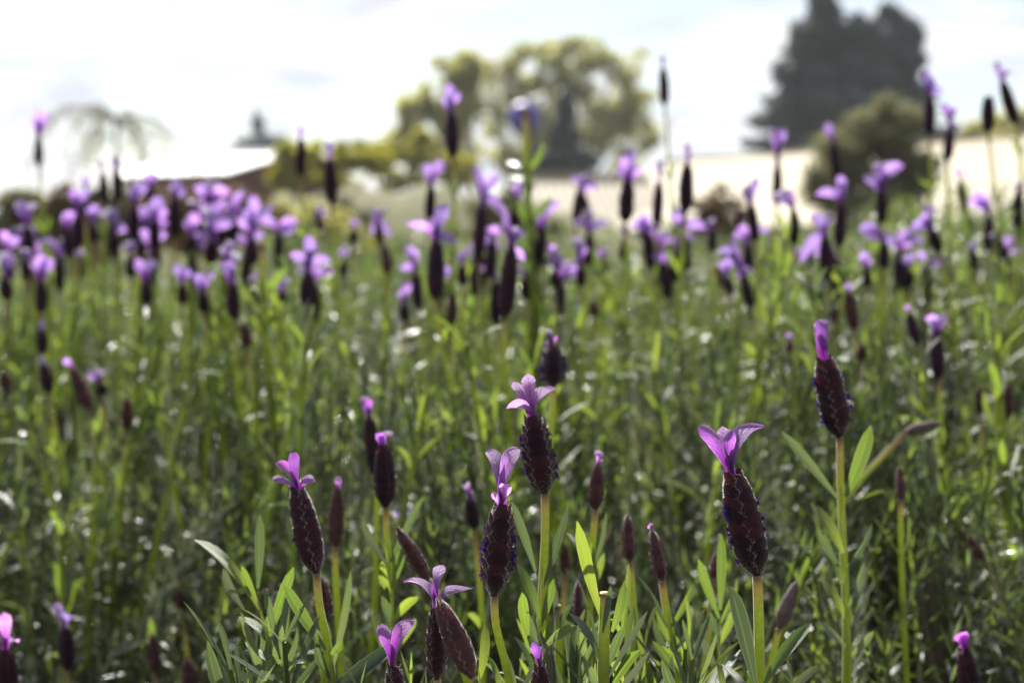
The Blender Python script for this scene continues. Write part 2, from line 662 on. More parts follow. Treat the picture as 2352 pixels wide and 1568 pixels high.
def hair_strip(points, dirs, lens, width):
    """thin triangles standing on points"""
    n = len(points)
    side = np.cross(dirs, rng.normal(size=(n, 3)))
    side /= np.linalg.norm(side, axis=1)[:, None] + 1e-9
    a = points - side * width
    b = points + side * width
    c = points + dirs * lens[:, None]
    V = np.stack([a, b, c], axis=1).reshape(-1, 3)
    F = np.arange(3 * n, dtype=np.int32).reshape(-1, 3)
    return V, F


def fuzz_data(bud):
    pts, drs = [], []
    for c in range(4):
        for k in range(LEVELS if c % 2 == 0 else LEVELS - 1):
            v, f, uv = BRACT_MESH['bract', bud, c % 2, k]
            an = c * math.pi / 2
            g = v.reshape(5, 6, 3)
            edge = list(g[1:, 0]) + list(g[:0:-1, -1])
            for q in (0, 1, 2, 4, 5, 6):
                for _ in range(18):
                    t = random.random()
                    p = edge[q] * (1 - t) + edge[q + 1] * t
                    pts.append((p[0] * math.cos(an) - p[1] * math.sin(an), p[0] * math.sin(an) + p[1] * math.cos(an), p[2]))
    for _ in range(2600):
        z = random.uniform(0.05, 4.9)
        a = random.uniform(0, 6.283)
        r = prof(z, bud) * 1.0
        pts.append((r * math.cos(a), r * math.sin(a), z))
    pts = np.array(pts)
    d = pts.copy()
    d[:, 2] = 0
    d /= np.linalg.norm(d, axis=1)[:, None] + 1e-6
    d[:, 2] = 0.45
    d += rng.normal(size=d.shape) * 0.45
    d /= np.linalg.norm(d, axis=1)[:, None]
    V, F = hair_strip(pts, d, rng.uniform(0.05, 0.14, len(pts)), 0.006)
    return mesh_from('fuzz', V, F, M['fuzz'], smooth=False)


FUZZ = {0: fuzz_data(0), 1: fuzz_data(1)}


def floret_data():
    V, F = [], []
    ns = 5
    for i in range(ns):
        a = 2 * math.pi * i / ns
        V.append((0.10 * math.cos(a), 0.10 * math.sin(a), 0))
    for i in range(ns):
        a = 2 * math.pi * i / ns
        V.append((0.13 * math.cos(a), 0.13 * math.sin(a), 0.2))
    for i in range(ns):
        F.append((i, (i + 1) % ns, ns + (i + 1) % ns, ns + i))
    for i in range(ns):      # five small lobes flaring out
        a = 2 * math.pi * (i + 0.5) / ns
        o = len(V)
        for rr, da, z in ((0.13, -0.5, 0.2), (0.13, 0.5, 0.2), (0.27, 0.34, 0.27), (0.32, 0.0, 0.24), (0.27, -0.34, 0.27)):
            V.append((rr * math.cos(a + da), rr * math.sin(a + da), z))
        F.append((o, o + 1, o + 2, o + 3, o + 4))
    return mesh_from('floret', V, F, M['floret'])


FLORET = floret_data()


# ---- petals (the showy bracts on top)
def petal_geo(p0, p1, p2, width, wdir, n=9, nu=7, cup=0.25, wav=0.0, seed=0):
    r_ = random.Random(seed)
    ph = r_.uniform(0, 6)
    V, UV = [], []
    for j in range(n):
        t = j / (n - 1)
        c = p0 * (1 - t) ** 2 + p1 * 2 * t * (1 - t) + p2 * t * t
        d = ((p1 - p0) * (1 - t) + (p2 - p1) * t).normalized()
        wd = (wdir - d * wdir.dot(d)).normalized()
        nn = d.cross(wd)
        w = width * 0.5 * float(np.interp(t, [0, 0.15, 0.35, 0.55, 0.72, 0.86, 0.95, 1.0], [0.32, 0.38, 0.58, 0.92, 1.0, 0.76, 0.38, 0.03]))
        for i in range(nu):
            u = -1 + 2 * i / (nu - 1)
            ruf = wav * width * math.sin(t * 11 + ph + u * 1.5) * abs(u) ** 2
            V.append(c + wd * (w * u * (1 + 0.06 * math.sin(9 * t + ph))) + nn * (cup * w * (u * u) + ruf))
            UV.append((0.5 + 0.5 * u, t))
    return V, grid_faces(nu, n), UV


def rand_dir(rs):
    return Vector((rs.gauss(0, 1), rs.gauss(0, 1), rs.gauss(0, 1))).normalized()


BOTTOMS = []      # where every flower stem enters the bush


def flower(row, label, group, hero=False):
    (bx, by, tx, ty, w, d, kind, petals, stem_px) = row[:9]
    opt = row[9] if len(row) > 9 else {}
    rs = random.Random(int(bx * 7 + by * 13 + w))
    bud = 1 if kind in 'bg' else 0
    mk = {'o': 'bract', 's': 'bract', 'b': 'bract_bud', 'g': 'bract_grey'}[kind]
    if mk == 'bract' and d > 0.48:
        mk = 'bract_dark'
    A = P(bx, by, d)
    B = P(tx, ty, d + opt.get('dz', rs.uniform(-0.004, 0.006)))
    axis = B - A
    Lh = axis.length
    R = w * d / FPX / 2 / 1.33
    # stem path from the head's foot down into the bush
    pts = [A + axis.normalized() * 0.0005]
    for (sx, sy) in stem_px:
        pts.append(P(sx, sy, d + 0.004 * len(pts)))
    last = pts[-1]
    dn = (last - pts[-2]).normalized() if len(pts) > 1 else -axis.normalized()
    q = last
    for s in range(3):
        dn = (dn * 0.62 + Vector((rs.uniform(-0.15, 0.15), rs.uniform(-0.1, 0.2), -1)) * 0.5).normalized()
        q = q + dn * (0.04 if s == 0 else 0.055)
        pts.append(q)
    root = thing('lavender_bud' if bud else 'lavender_flower', pts[-1], label, 'lavender bud' if bud else 'lavender flower', group)
    O = root.location.copy()
    path = catmull(pts, 16 if hero else 10)
    r0 = opt.get('sr', 0.00115 if d < 0.5 else 0.0011)
    rad = [r0 * (0.95 + 0.35 * i / len(path)) for i in range(len(path))]
    st = tube('stem', path, rad, M['stem'], root, 8 if hero else 5, O)
    # head
    spin = rs.uniform(0, 6.28) if not hero else opt.get('spin', 0.0)
    m = frame_matrix(A - O, axis, Quaternion(axis.normalized(), spin) @ Vector((0, 1, 0)), R, R, Lh / 5)
    if hero:
        head = add('flower_head', head_core(mk, bud), root, m)
        for c in range(4):
            for k in range(LEVELS if c % 2 == 0 else LEVELS - 1):
                an = c * math.pi / 2 + rs.uniform(-0.07, 0.07)
                s = rs.uniform(0.96, 1.07)
                mm = Matrix.Rotation(an, 4, 'Z') @ Matrix.Diagonal((s, s, 1, 1)) @ Matrix.Translation((0, 0, rs.uniform(-0.05, 0.05)))
                add('bract', bract_data(mk, bud, c % 2, k), head, mm)
        tag(add('fuzz', FUZZ[bud], head), kind='stuff')
        for i in range(opt.get('florets', 0)):
            a = rs.choice((0, math.pi)) - spin + rs.uniform(-0.55, 0.55)
            z = rs.uniform(0.8, 3.9)
            r = prof(z, bud) * 1.0
            dr = Vector((math.cos(a), math.sin(a), 0.35)).normalized()
            s = rs.uniform(0.75, 1.15)
            add('floret', FLORET, head, frame_matrix(Vector((r * math.cos(a), r * math.sin(a), z)), dr, Vector((0, 0, 1)), s, s, s))
    else:
        add('flower_head', head_whole(mk, bud, rs.randrange(3)), root, m)
    # petals
    ax = axis.normalized()
    for i, pt in enumerate(petals):
        px, py = pt[0], pt[1]
        pw = pt[2] if len(pt) > 2 else None
        roll = pt[3] if len(pt) > 3 else rs.uniform(-0.6, 0.6)
        dz = pt[4] if len(pt) > 4 else rs.uniform(-0.006, 0.010)
        bp_ = P(tx, ty, d)
        Lp_ = (P(px, py, d) - bp_).length
        tip = P(px, py, d + dz + (0.42 * Lp_ if hero else 0.2 * Lp_))
        base = B - ax * (Lh * 0.07) + Vector((rs.uniform(-1, 1), rs.uniform(-1, 1), 0)) * R * 0.2
        L = (tip - base).length
        width = (pw * (1.0 if hero else 1.05) * d / FPX) if pw else max(0.0042, min(0.0085, L * 0.42))
        out = tip - base
        view = (base - EYE).normalized()
        ctrl = base + ax * (L * 0.72) + out * 0.08 - view * (0.12 * L if hero else 0.0)
        wdir = Quaternion(out.normalized(), roll) @ out.normalized().cross(view)
        V, F, UV = petal_geo(base - O, ctrl - O, tip - O, width * (0.86 if hero else 1.0), wdir, 16 if hero else 7, 11 if hero else 5, rs.uniform(0.25, 0.6) * rs.choice((-1, 1)), 0.06 if hero else 0.04, i)
        add('petal', mesh_from('petal', V, F, M['petal_deep' if opt.get('deep') else 'petal' if d < 0.55 else 'petal_soft'], UV), root)
    # leaf pairs on the lower stem
    if not opt.get('noleaf'):
        nl = opt.get('pairs', 4 if d > 0.5 else 1)
        L_tot = sum((path[i + 1] - path[i]).length for i in range(len(path) - 1))
        for k in range(nl):
            at = opt.get('leaf0', rs.uniform(0.035, 0.06)) + k * rs.uniform(0.014, 0.022)
            acc = 0
            for i in range(len(path) - 1):
                sl = (path[i + 1] - path[i]).length
                if acc + sl > at:
                    break
                acc += sl
            p = path[i]
            up = (path[max(i - 1, 0)] - path[i + 1]).normalized()
            a0 = rs.uniform(0, 6.28) + k * 1.57
            for s in (0, math.pi):
                side = Quaternion(up, a0 + s) @ up.orthogonal().normalized()
                dr = (up + side * rs.uniform(0.35, 0.8)).normalized()
                leaf_obj(root, p, dr, side, rs.uniform(0.014, 0.023), rs.uniform(0.0020, 0.0031), rs.choice(('leaf_fresh', 'leaf_fresh', 'leaf')))
    BOTTOMS.append((root, pts[-1]))
    return root


# ================================================================== the setting
def ground_material(name, cols, scale):
    m, nt, out = new_mat(name)
    noi = N(nt, 'ShaderNodeTexNoise', Scale=scale, Detail=8.0, Roughness=0.65)
    tcn = N(nt, 'ShaderNodeTexCoord')
    nt.links.new(tcn.outputs['Object'], noi.inputs['Vector'])
    col = ramp(nt, noi.outputs['Fac'], cols)
    p = N(nt, 'ShaderNodeBsdfPrincipled', Roughness=0.95)
    p.inputs['Specular IOR Level'].default_value = 0.1
    nt.links.new(col, p.inputs['Base Color'])
    b = N(nt, 'ShaderNodeBump', Strength=0.6, Distance=0.05)
    nt.links.new(noi.outputs['Fac'], b.inputs['Height'])
    nt.links.new(b.outputs['Normal'], p.inputs['Normal'])
    nt.links.new(p.outputs[0], out.inputs['Surface'])
    return m


M['soil'] = ground_material('ground', [(0.3, (0.055, 0.06, 0.025)), (0.5, (0.09, 0.085, 0.04)), (0.7, (0.13, 0.11, 0.065))], 1.4)
M['dry_grass'] = ground_material('dry_grass', [(0.3, (0.075, 0.085, 0.035)), (0.5, (0.12, 0.12, 0.06)), (0.7, (0.17, 0.16, 0.09))], 1.1)

# ground: one sheet to the horizon
gv = [(-320, -60, 0), (320, -60, 0), (320, 480, 0), (-320, 480, 0)]
tag(add('ground', mesh_from('ground', gv, [(0, 1, 2, 3)], M['soil'])), kind='structure')


def ridge(name, D, crest_px, mat, depth=14.0, n=60):
    """a grassy bank whose crest projects to the given pixels at distance D"""
    xs = np.array([c[0] for c in crest_px], float)
    ys = np.array([c[1] for c in crest_px], float)
    V, nv = [], 9
    for i in range(n):
        px = xs[0] + (xs[-1] - xs[0]) * i / (n - 1)
        py = np.interp(px, xs, ys)
        c = P(px, py, D)
        fade = math.sin(math.pi * i / (n - 1)) ** 0.35
        for j in range(nv):
            t = j / (nv - 1)
            prof_ = math.sin(math.pi * t)
            z = -0.05 + (c.z * fade) * prof_ * (1 + 0.05 * math.sin(i * 0.9 + j) + 0.03 * math.sin(i * 2.3))
            V.append((c.x, c.y + (t - 0.5) * depth, z))
    f = grid_faces(nv, n)
    return tag(add(name, mesh_from(name, V, f, mat)), kind='structure')


ridge('hill', 36, [(150, 500), (500, 455), (700, 425), (1000, 432), (1240, 440), (1500, 500), (1700, 520)], M['dry_grass'])


# ---- buildings
def ribbed_roof_material(name, col, rough):
    m, nt, out = new_mat(name)
    noi = N(nt, 'ShaderNodeTexNoise', Scale=0.7, Detail=6.0)
    tcn = N(nt, 'ShaderNodeTexCoord')
    nt.links.new(tcn.outputs['Object'], noi.inputs['Vector'])
    c = ramp(nt, noi.outputs['Fac'], [(0.3, tuple(x * 0.86 for x in col)), (0.7, col)])
    p = N(nt, 'ShaderNodeBsdfPrincipled', Roughness=rough)
    nt.links.new(c, p.inputs['Base Color'])
    nt.links.new(p.outputs[0], out.inputs['Surface'])
    return m


M['roof_cream'] = ribbed_roof_material('cream_roof', (0.50, 0.43, 0.29), 0.7)
M['roof_beige_shade'] = ribbed_roof_material('shaded_beige_roof', (0.36, 0.30, 0.21), 0.7)  # beige darkened: tree shade is put into the roof colour
M['roof_white'] = ribbed_roof_material('white_roof', (0.85, 0.85, 0.84), 0.4)
M['wall_brown'] = plain('brown_wall', (0.16, 0.075, 0.06), 0.8, 0.25, 3)
M['wall_cream'] = plain('cream_wall', (0.45, 0.38, 0.28), 0.85, 0.15, 2)
M['glass'] = plain('window_glass', (0.03, 0.04, 0.05), 0.1, 0, 1, 0, 0.6)
M['trim'] = plain('trim', (0.7, 0.68, 0.62), 0.6)
M['wood'] = plain('door_wood', (0.12, 0.07, 0.045), 0.7, 0.3, 6)


def box_geo(c, ux, uy, uz, sx, sy, sz):
    V = []
    for dz in (-0.5, 0.5):
        for dy in (-0.5, 0.5):
            for dx in (-0.5, 0.5):
                V.append(c + ux * dx * sx + uy * dy * sy + uz * dz * sz)
    F = [(0, 2, 3, 1), (4, 5, 7, 6), (0, 1, 5, 4), (2, 6, 7, 3), (0, 4, 6, 2), (1, 3, 7, 5)]
    return V, F


def corrugated(name, e0, e1, r1, r0, mat, parent, pitch=0.25, amp=0.03, thick=0.03):
    """ribbed sheet: eave e0->e1, ridge r0->r1 (world); ribs run from eave to ridge"""
    O = parent.location
    n = max(4, int((e1 - e0).length / pitch)) * 4
    nrm = (e1 - e0).cross(r0 - e0).normalized()
    if nrm.z < 0:
        nrm = -nrm
    V = []
    for layer in (0, 1):
        for i in range(n + 1):
            t = i / n
            off = nrm * (amp * (1 if (i % 4) in (1, 2) else 0) - layer * thick)
            V.append(e0.lerp(e1, t) + off - O)
            V.append(r0.lerp(r1, t) + off - O)
    F = []
    m = 2 * (n + 1)
    for i in range(n):
        a = 2 * i
        F.append((a, a + 2, a + 3, a + 1))
        F.append((m + a, m + a + 1, m + a + 3, m + a + 2))
        F.append((a, m + a, m + a + 2, a + 2))
        F.append((a + 1, a + 3, m + a + 3, m + a + 1))
    F += [(0, 1, m + 1, m), (2 * n, m + 2 * n, m + 2 * n + 1, 2 * n + 1)]
    return add(name, mesh_from(name, V, F, mat, smooth=False), parent)


def gable_building(name, label, corner, along, across, length, half, z_eave, z_ridge, roof_mat, wall_mat, overhang=0.3, doors=()):
    """corner = ground point of the wall corner; along = eave direction, across = gable direction (unit, horizontal, away from the camera)"""
    root = thing(name, corner, label, 'building')
    O = corner
    Z = Vector((0, 0, 1))
    width = 2 * half
    a, b = along, across
    c0, c1, c2, c3 = O, O + a * length, O + a * length + b * width, O + b * width
    V = [p - O for p in (c0, c1, c2, c3)] + [p - O + Z * z_eave for p in (c0, c1, c2, c3)]
    V += [c0 + b * half - O + Z * (z_ridge - 0.02), c1 + b * half - O + Z * (z_ridge - 0.02)]
    F = [(0, 1, 5, 4), (2, 3, 7, 6), (1, 2, 6, 9, 5), (3, 0, 4, 8, 7), (4, 5, 9, 8), (6, 7, 8, 9)]
    add('wall', mesh_from('wall', V, F, wall_mat, smooth=False), root)
    dr = (z_ridge - z_eave) / half
    up = Z * 0.06
    e0 = c0 - a * overhang - b * overhang + Z * (z_eave - dr * overhang) + up
    e1 = c1 + a * overhang - b * overhang + Z * (z_eave - dr * overhang) + up
    r0 = c0 - a * overhang + b * half + Z * z_ridge + up
    r1 = c1 + a * overhang + b * half + Z * z_ridge + up
    f0 = c3 - a * overhang + b * overhang + Z * (z_eave - dr * overhang) + up
    f1 = c2 + a * overhang + b * overhang + Z * (z_eave - dr * overhang) + up
    rf = corrugated('roof', e0, e1, r1, r0, roof_mat, root)
    corrugated('roof', f0, f1, r1, r0, roof_mat, root)
    Vr, Fr = [], []
    for p, q, s in ((r0, r1, 0.0),):
        vv, ff = box_geo((p + q) / 2 + Z * 0.05 - O, (q - p).normalized(), b, Z, (q - p).length, 0.3, 0.05)
        Vr += vv
        Fr += ff
    add('ridge_cap', mesh_from('ridge_cap', Vr, Fr, roof_mat, smooth=False), rf)
    for (s, w, h, zb, kind) in doors:
        cc = c0 + a * s - b * 0.03 + Z * (zb + h / 2) - O
        vv, ff = box_geo(cc, a, b, Z, w, 0.06, h)
        part = add('door' if kind == 'door' else 'window', mesh_from(kind, vv, ff, M['wood'] if kind == 'door' else M['trim'], smooth=False), root)
        if kind == 'window':
            vv, ff = box_geo(cc - b * 0.02, a, b, Z, w - 0.14, 0.06, h - 0.14)
            add('pane', mesh_from('pane', vv, ff, M['glass'], smooth=False), part)
    return root


# long low building on the far side: its ribbed cream roof slopes towards the field
zr = 4.15
rl = P(1545, 376, 46)
zr = rl.z
d_r = (zr - EYE.z) / ((HOR - 316) / FPX) * 0.995
rr = P(2420, 318, d_r)
rl.z = rr.z = zr
al = (rr - rl)
Lb = al.length
al.normalize()
ac = Vector((-al.y, al.x, 0))
if ac.y < 0:
    ac = -ac
corner = rl - ac * 6.5
corner.z = 0
gable_building('farm_building', 'long low building with sunlit cream ribbed roof beyond the lavender', corner, al, ac, Lb + 3, 6.5, 1.75, zr, M['roof_cream'], M['wall_cream'],
               doors=((4, 1.1, 1.5, 0, 'door'), (7, 1.3, 0.8, 0.6, 'window'), (10, 1.3, 0.8, 0.6, 'window'), (13, 1.3, 0.8, 0.6, 'window')))
# lower beige-roofed lean building beside it, tree shade painted into its roof colour
c2 = P(1225, 560, 38)
c2.z = 0
gable_building('low_shed', 'low shed with beige roof darkened as tree shade between dark cypress and cream roof', c2, Vector((0.985, 0.17, 0)).normalized(), Vector((-0.17, 0.985, 0)).normalized(), 3.9, 3.2, 1.5, P(1300, 408, 41).z, M['roof_beige_shade'], M['wall_cream'], 0.2)
# small shed with the glaring white roof
ck = P(515, 392, 34)
zev = ck.z
ck.z = 0
aw = Vector((-0.93, 0.37, 0)).normalized()
bw = Vector((0.50, 0.866, 0)).normalized()
gable_building('garden_shed', 'brown shed with glaring white roof behind the purple flower cluster', ck + bw * 0 , aw, bw, 3.0, 2.6, zev - 0.08, P(628, 352, 36).z, M['roof_white'], M['wall_brown'], 0.25, doors=((1.2, 0.9, 1.9, 0, 'door'),))


# ---- trees and shrubs
def leaf_cloud(blobs, n, size, mean_up=0.3, shell=0.55):
    """n small folded leaf faces spread through ellipsoids [(centre, (rx, ry, rz), weight)]"""
    wts = np.array([b[2] for b in blobs], float)
    wts /= wts.sum()
    pick = rng.choice(len(blobs), size=n, p=wts)
    C = np.array([list(b[0]) for b in blobs])[pick]
    R = np.array([list(b[1]) for b in blobs])[pick]
    d = rng.normal(size=(n, 3))
    d /= np.linalg.norm(d, axis=1)[:, None]
    r = shell + (1 - shell) * rng.random(n) ** 0.6
    r *= rng.uniform(0.75, 1.12, n)
    pos = C + d * R * r[:, None]
    ax = rng.normal(size=(n, 3)) + np.array([0, 0, mean_up])
    ax /= np.linalg.norm(ax, axis=1)[:, None]
    sd = np.cross(ax, rng.normal(size=(n, 3)))
    sd /= np.linalg.norm(sd, axis=1)[:, None]
    nr = np.cross(ax, sd)
    s = size * rng.uniform(0.6, 1.4, n)[:, None]
    a = pos - ax * s * 0.5
    b = pos + sd * s * 0.32 + nr * s * 0.08
    c = pos + ax * s * 0.5
    e = pos - sd * s * 0.32 + nr * s * 0.08
    V = np.stack([a, b, c, e], axis=1).reshape(-1, 3)
    F = np.arange(4 * n, dtype=np.int32).reshape(-1, 4)
    T = np.repeat(rng.random(n), 4)
    return V, F, T


def foliage_material(name, lo, hi, tgain=(1.6, 1.7, 0.7), tfac=0.4):
    m, nt, out = new_mat(name)
    at = N(nt, 'ShaderNodeAttribute', attribute_name='tint')
    col = mixc(nt, at.outputs['Fac'], lo, hi)
    tcol = mixc(nt, 1.0, col, (*tgain, 1), 'MULTIPLY')
    thin_shader(nt, out, col, tcol, tfac, 0.5, 0.4)
    return m


M['f_decid'] = foliage_material('spring_foliage', (0.25, 0.25, 0.11), (0.40, 0.38, 0.18), (1.6, 1.6, 1.0), 0.55)  # leaf colour lightened to carry the veiling glare on far trees
M['f_spring'] = foliage_material('airy_foliage', (0.27, 0.28, 0.15), (0.42, 0.41, 0.24), (1.5, 1.5, 1.05), 0.55)  # likewise paler than the leaves, glare put into the colour
M['f_hedge'] = foliage_material('hedge_foliage', (0.20, 0.20, 0.035), (0.33, 0.31, 0.06), (1.7, 1.7, 0.7), 0.5)
M['f_conifer'] = foliage_material('conifer_foliage', (0.035, 0.050, 0.056), (0.075, 0.095, 0.098), (0.8, 0.9, 0.7), 0.15)
M['f_olive'] = foliage_material('olive_foliage', (0.15, 0.15, 0.09), (0.26, 0.25, 0.16), (1.2, 1.2, 0.85), 0.4)
M['f_brown'] = foliage_material('brown_foliage', (0.13, 0.09, 0.045), (0.22, 0.16, 0.08), (1.1, 1.0, 0.7), 0.3)
M['f_blue'] = foliage_material('far_conifer_foliage', (0.2, 0.24, 0.26), (0.3, 0.35, 0.36), (1, 1, 0.9), 0.2)  # fading with distance put into the pale blue-grey leaf colour
M['f_weep'] = foliage_material('weeping_foliage', (0.22, 0.19, 0.07), (0.34, 0.30, 0.12), (1.2, 1.1, 0.7), 0.4)
M['bark'] = plain('bark', (0.14, 0.11, 0.085), 0.9, 0.35, 6)
M['bark_weep'] = plain('weeping_bark', (0.34, 0.33, 0.28), 0.9, 0.3, 6)
M['bark_pale'] = plain('pale_bark', (0.5, 0.48, 0.42), 0.9, 0.2, 5)
M['bark_grey'] = plain('grey_bark', (0.10, 0.11, 0.10), 0.9, 0.3, 6)


def tree(name, label, cat, blobs_px, D, n, size, fmat, bark, trunk_px, trunk_r, group=None, rdepth=0.8, limbs=True, split=0, sub=0.45):
    """blobs_px: (px, py, rx, ry) crown clumps at distance D"""
    k = D / FPX
    base = P(trunk_px, HOR, D)
    base.z = 0
    root = thing(name, base, label, cat, group)
    blobs = []
    for (bx_, by_, rx, ry) in blobs_px:
        dd = rng.uniform(-0.5, 0.5) * rx * k
        c = P(bx_, by_, D) + Vector((0, dd, 0)) - base
        blobs.append((c, (rx * k, rx * k * rdepth, ry * k), rx * ry * math.sqrt(rx)))
    spread_ = blobs
    if split:      # break every clump into small tufts so that the outline is ragged and the sky shows through
        spread_ = []
        for (c, r, w_) in blobs:
            for _ in range(split):
                dv = rng.normal(size=3)
                dv = dv / np.linalg.norm(dv) * rng.random() ** 0.4
                spread_.append((c + Vector((dv[0] * r[0], dv[1] * r[1], dv[2] * r[2])), tuple(q * sub * rng.uniform(0.5, 1.15) for q in r), w_))
    V, F, T = leaf_cloud(spread_, n, size, 0.3, 0.15 if split else 0.55)
    V[:, 2] = np.maximum(V[:, 2], 0.02)
    cr_ = add('crown', mesh_from('crown', V, F, fmat, tint=T, smooth=False), root)
    cr_['kind'] = 'stuff'
    top = max(b[0].z for b in blobs)
    ctr = sum((b[0] for b in blobs), Vector()) / len(blobs)
    pts = [Vector((0, 0, -0.02)), Vector((ctr.x * 0.15, 0, top * 0.35)), Vector((ctr.x * 0.6, ctr.y * 0.5, top * (0.92 if limbs else 0.7)))]
    pth = catmull(pts, 8)
    tube('trunk', pth, [trunk_r * (1 - 0.75 * i / 7) for i in range(8)], bark, root, 8)
    if limbs:
        for b in blobs:
            s = pth[min(6, max(1, int(8 * b[0].z / top * 0.55)))]
            if split:
                for q in range(4):
                    e_ = b[0] + Vector(rng.normal(size=3)) * b[1][2] * 0.5
                    tube('twig', catmull([s.lerp(b[0], 0.6), b[0], e_], 5), [trunk_r * 0.12, trunk_r * 0.1, trunk_r * 0.08, trunk_r * 0.06, trunk_r * 0.03], bark, root, 4)
            tube('limb', catmull([s, s.lerp(b[0], 0.5) + Vector((0, 0, 0.1)), b[0] + Vector((0, 0, b[1][2] * 0.5))], 6), [trunk_r * 0.35 * (1 - 0.8 * i / 5) for i in range(6)], bark, root, 6)
    return root


tree('spring_tree', 'tall airy yellow-green tree with sky showing through its crown', 'tree',
     [(1240, 150, 75, 60), (1330, 140, 80, 50), (1420, 160, 70, 50), (1180, 230, 60, 55), (1450, 240, 60, 60), (1480, 300, 45, 55), (1300, 210, 60, 40), (1400, 330, 45, 40), (1230, 300, 60, 60), (1190, 370, 60, 40), (1385, 255, 40, 45), (1440, 370, 40, 25), (1150, 180, 40, 55), (1140, 280, 36, 50), (1150, 350, 40, 40), (1365, 300, 40, 50), (1345, 215, 40, 36), (1420, 285, 34, 36)],
     60, 14000, 0.24, M['f_spring'], M['bark_grey'], 1290, 0.26, 'trees beyond the field', split=14, sub=0.56)
tree('spring_tree', 'rounded olive-green tree leaning against the airy yellow-green tree', 'tree',
     [(1050, 180, 60, 55), (980, 250, 62, 55), (1060, 270, 60, 60), (940, 320, 60, 50), (1030, 350, 75, 50), (1080, 200, 40, 60)],
     56, 11000, 0.24, M['f_decid'], M['bark_pale'], 1110, 0.30, 'trees beyond the field', split=14, sub=0.58)
tree('cypress_tree', 'small dark pointed cypress standing before the airy tree', 'tree',
     [(1302, 225, 16, 30), (1300, 265, 27, 34), (1296, 320, 36, 40), (1290, 362, 46, 30), (1345, 368, 34, 22), (1225, 372, 30, 26), (1280, 400, 70, 26)],
     50, 7000, 0.24, M['f_conifer'], M['bark'], 1296, 0.14, None, 0.8, False)
con = [(1893, -20, 24, 40), (1890, 15, 42, 40), (1888, 55, 54, 44), (1885, 100, 68, 46), (1880, 150, 84, 50), (1876, 200, 98, 50), (1872, 250, 110, 50), (1868, 300, 120, 46), (1862, 340, 122, 40),
       (1960, 110, 48, 50), (1965, 170, 60, 60), (1980, 250, 80, 70), (1985, 320, 90, 60), (1975, 80, 36, 40), (2010, 100, 36, 40)]
tree('conifer_tree', 'large dark green conifer with broad cone shape above the cream roof', 'tree', con, 62, 34000, 0.34, M['f_conifer'], M['bark'], 1895, 0.5, None, 0.8, False, split=14, sub=0.62)
tree('conifer_tree', 'rounded dark conifer top joined behind the broad cone-shaped conifer', 'tree',
     [(2050, 50, 38, 36), (2062, 90, 50, 44), (2040, 130, 56, 50), (2070, 170, 58, 56), (2075, 230, 62, 60), (2080, 300, 66, 60), (2150, 310, 34, 36), (2000, 140, 46, 56)], 66, 22000, 0.34, M['f_conifer'], M['bark'], 2075, 0.4, None, 0.8, False, split=14, sub=0.62)
tree('distant_conifer', 'hazy blue-grey conifer poking up behind the white roof', 'tree',
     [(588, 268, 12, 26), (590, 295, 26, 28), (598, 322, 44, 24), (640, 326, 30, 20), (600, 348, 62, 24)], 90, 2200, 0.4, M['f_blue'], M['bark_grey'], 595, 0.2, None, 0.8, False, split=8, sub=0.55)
tree('yellow_shrub', 'bright yellow-green shrub at the foot of the olive-green tree', 'shrub',
     [(900, 360, 70, 45), (960, 350, 60, 50), (840, 370, 50, 40), (900, 410, 90, 30), (1000, 390, 60, 40), (1060, 390, 50, 35)], 42, 9000, 0.15, M['f_hedge'], M['bark'], 920, 0.1, 'shrubs beyond the field', split=8, sub=0.5)
tree('yellow_shrub', 'low olive-yellow hedge shrub between brown shed and bright shrub', 'shrub',
     [(700, 365, 60, 42), (760, 358, 60, 40), (820, 365, 55, 38), (670, 375, 34, 45), (740, 400, 100, 34), (660, 420, 40, 44), (870, 380, 50, 40)], 33, 9000, 0.13, M['f_hedge'], M['bark'], 740, 0.08, 'shrubs beyond the field', split=8, sub=0.5)
tree('olive_shrub', 'big rounded grey-olive shrub in front of the cream roof', 'shrub',
     [(1990, 300, 90, 55), (2060, 290, 70, 60), (1930, 350, 60, 55), (2020, 390, 110, 70), (2090, 400, 60, 80), (1900, 430, 60, 70), (2000, 470, 120, 60), (2040, 250, 40, 30)], 14, 17000, 0.06, M['f_olive'], M['bark'], 2020, 0.06, split=14, sub=0.62)
tree('brown_shrub', 'small dry brown shrub against the cream roof', 'shrub',
     [(1640, 460, 46, 34), (1620, 500, 60, 40), (1680, 500, 50, 40), (1650, 540, 80, 30)], 12, 5000, 0.045, M['f_brown'], M['bark'], 1645, 0.03, 'dry brown shrubs', split=8, sub=0.5)
tree('brown_shrub', 'tall dry brown shrub under the weeping tree', 'shrub',
     [(150, 460, 40, 40), (170, 520, 50, 60), (150, 590, 50, 50), (120, 500, 40, 50), (190, 600, 50, 60)], 7, 5000, 0.03, M['f_brown'], M['bark'], 160, 0.03, 'dry brown shrubs')
tree('brown_shrub', 'dry brown shrub rising beneath the eave of the white roof', 'shrub',
     [(400, 480, 90, 50), (520, 470, 70, 40), (300, 500, 60, 50), (460, 540, 120, 50), (600, 500, 50, 50)], 9, 7000, 0.035, M['f_brown'], M['bark'], 430, 0.03, 'dry brown shrubs')
tree('olive_shrub', 'yellowish olive shrub beside the tall dry brown shrub', 'shrub',
     [(40, 470, 60, 40), (90, 500, 40, 40), (20, 540, 60, 50), (70, 570, 60, 50)], 8, 5000, 0.035, M['f_olive'], M['bark'], 50, 0.03)
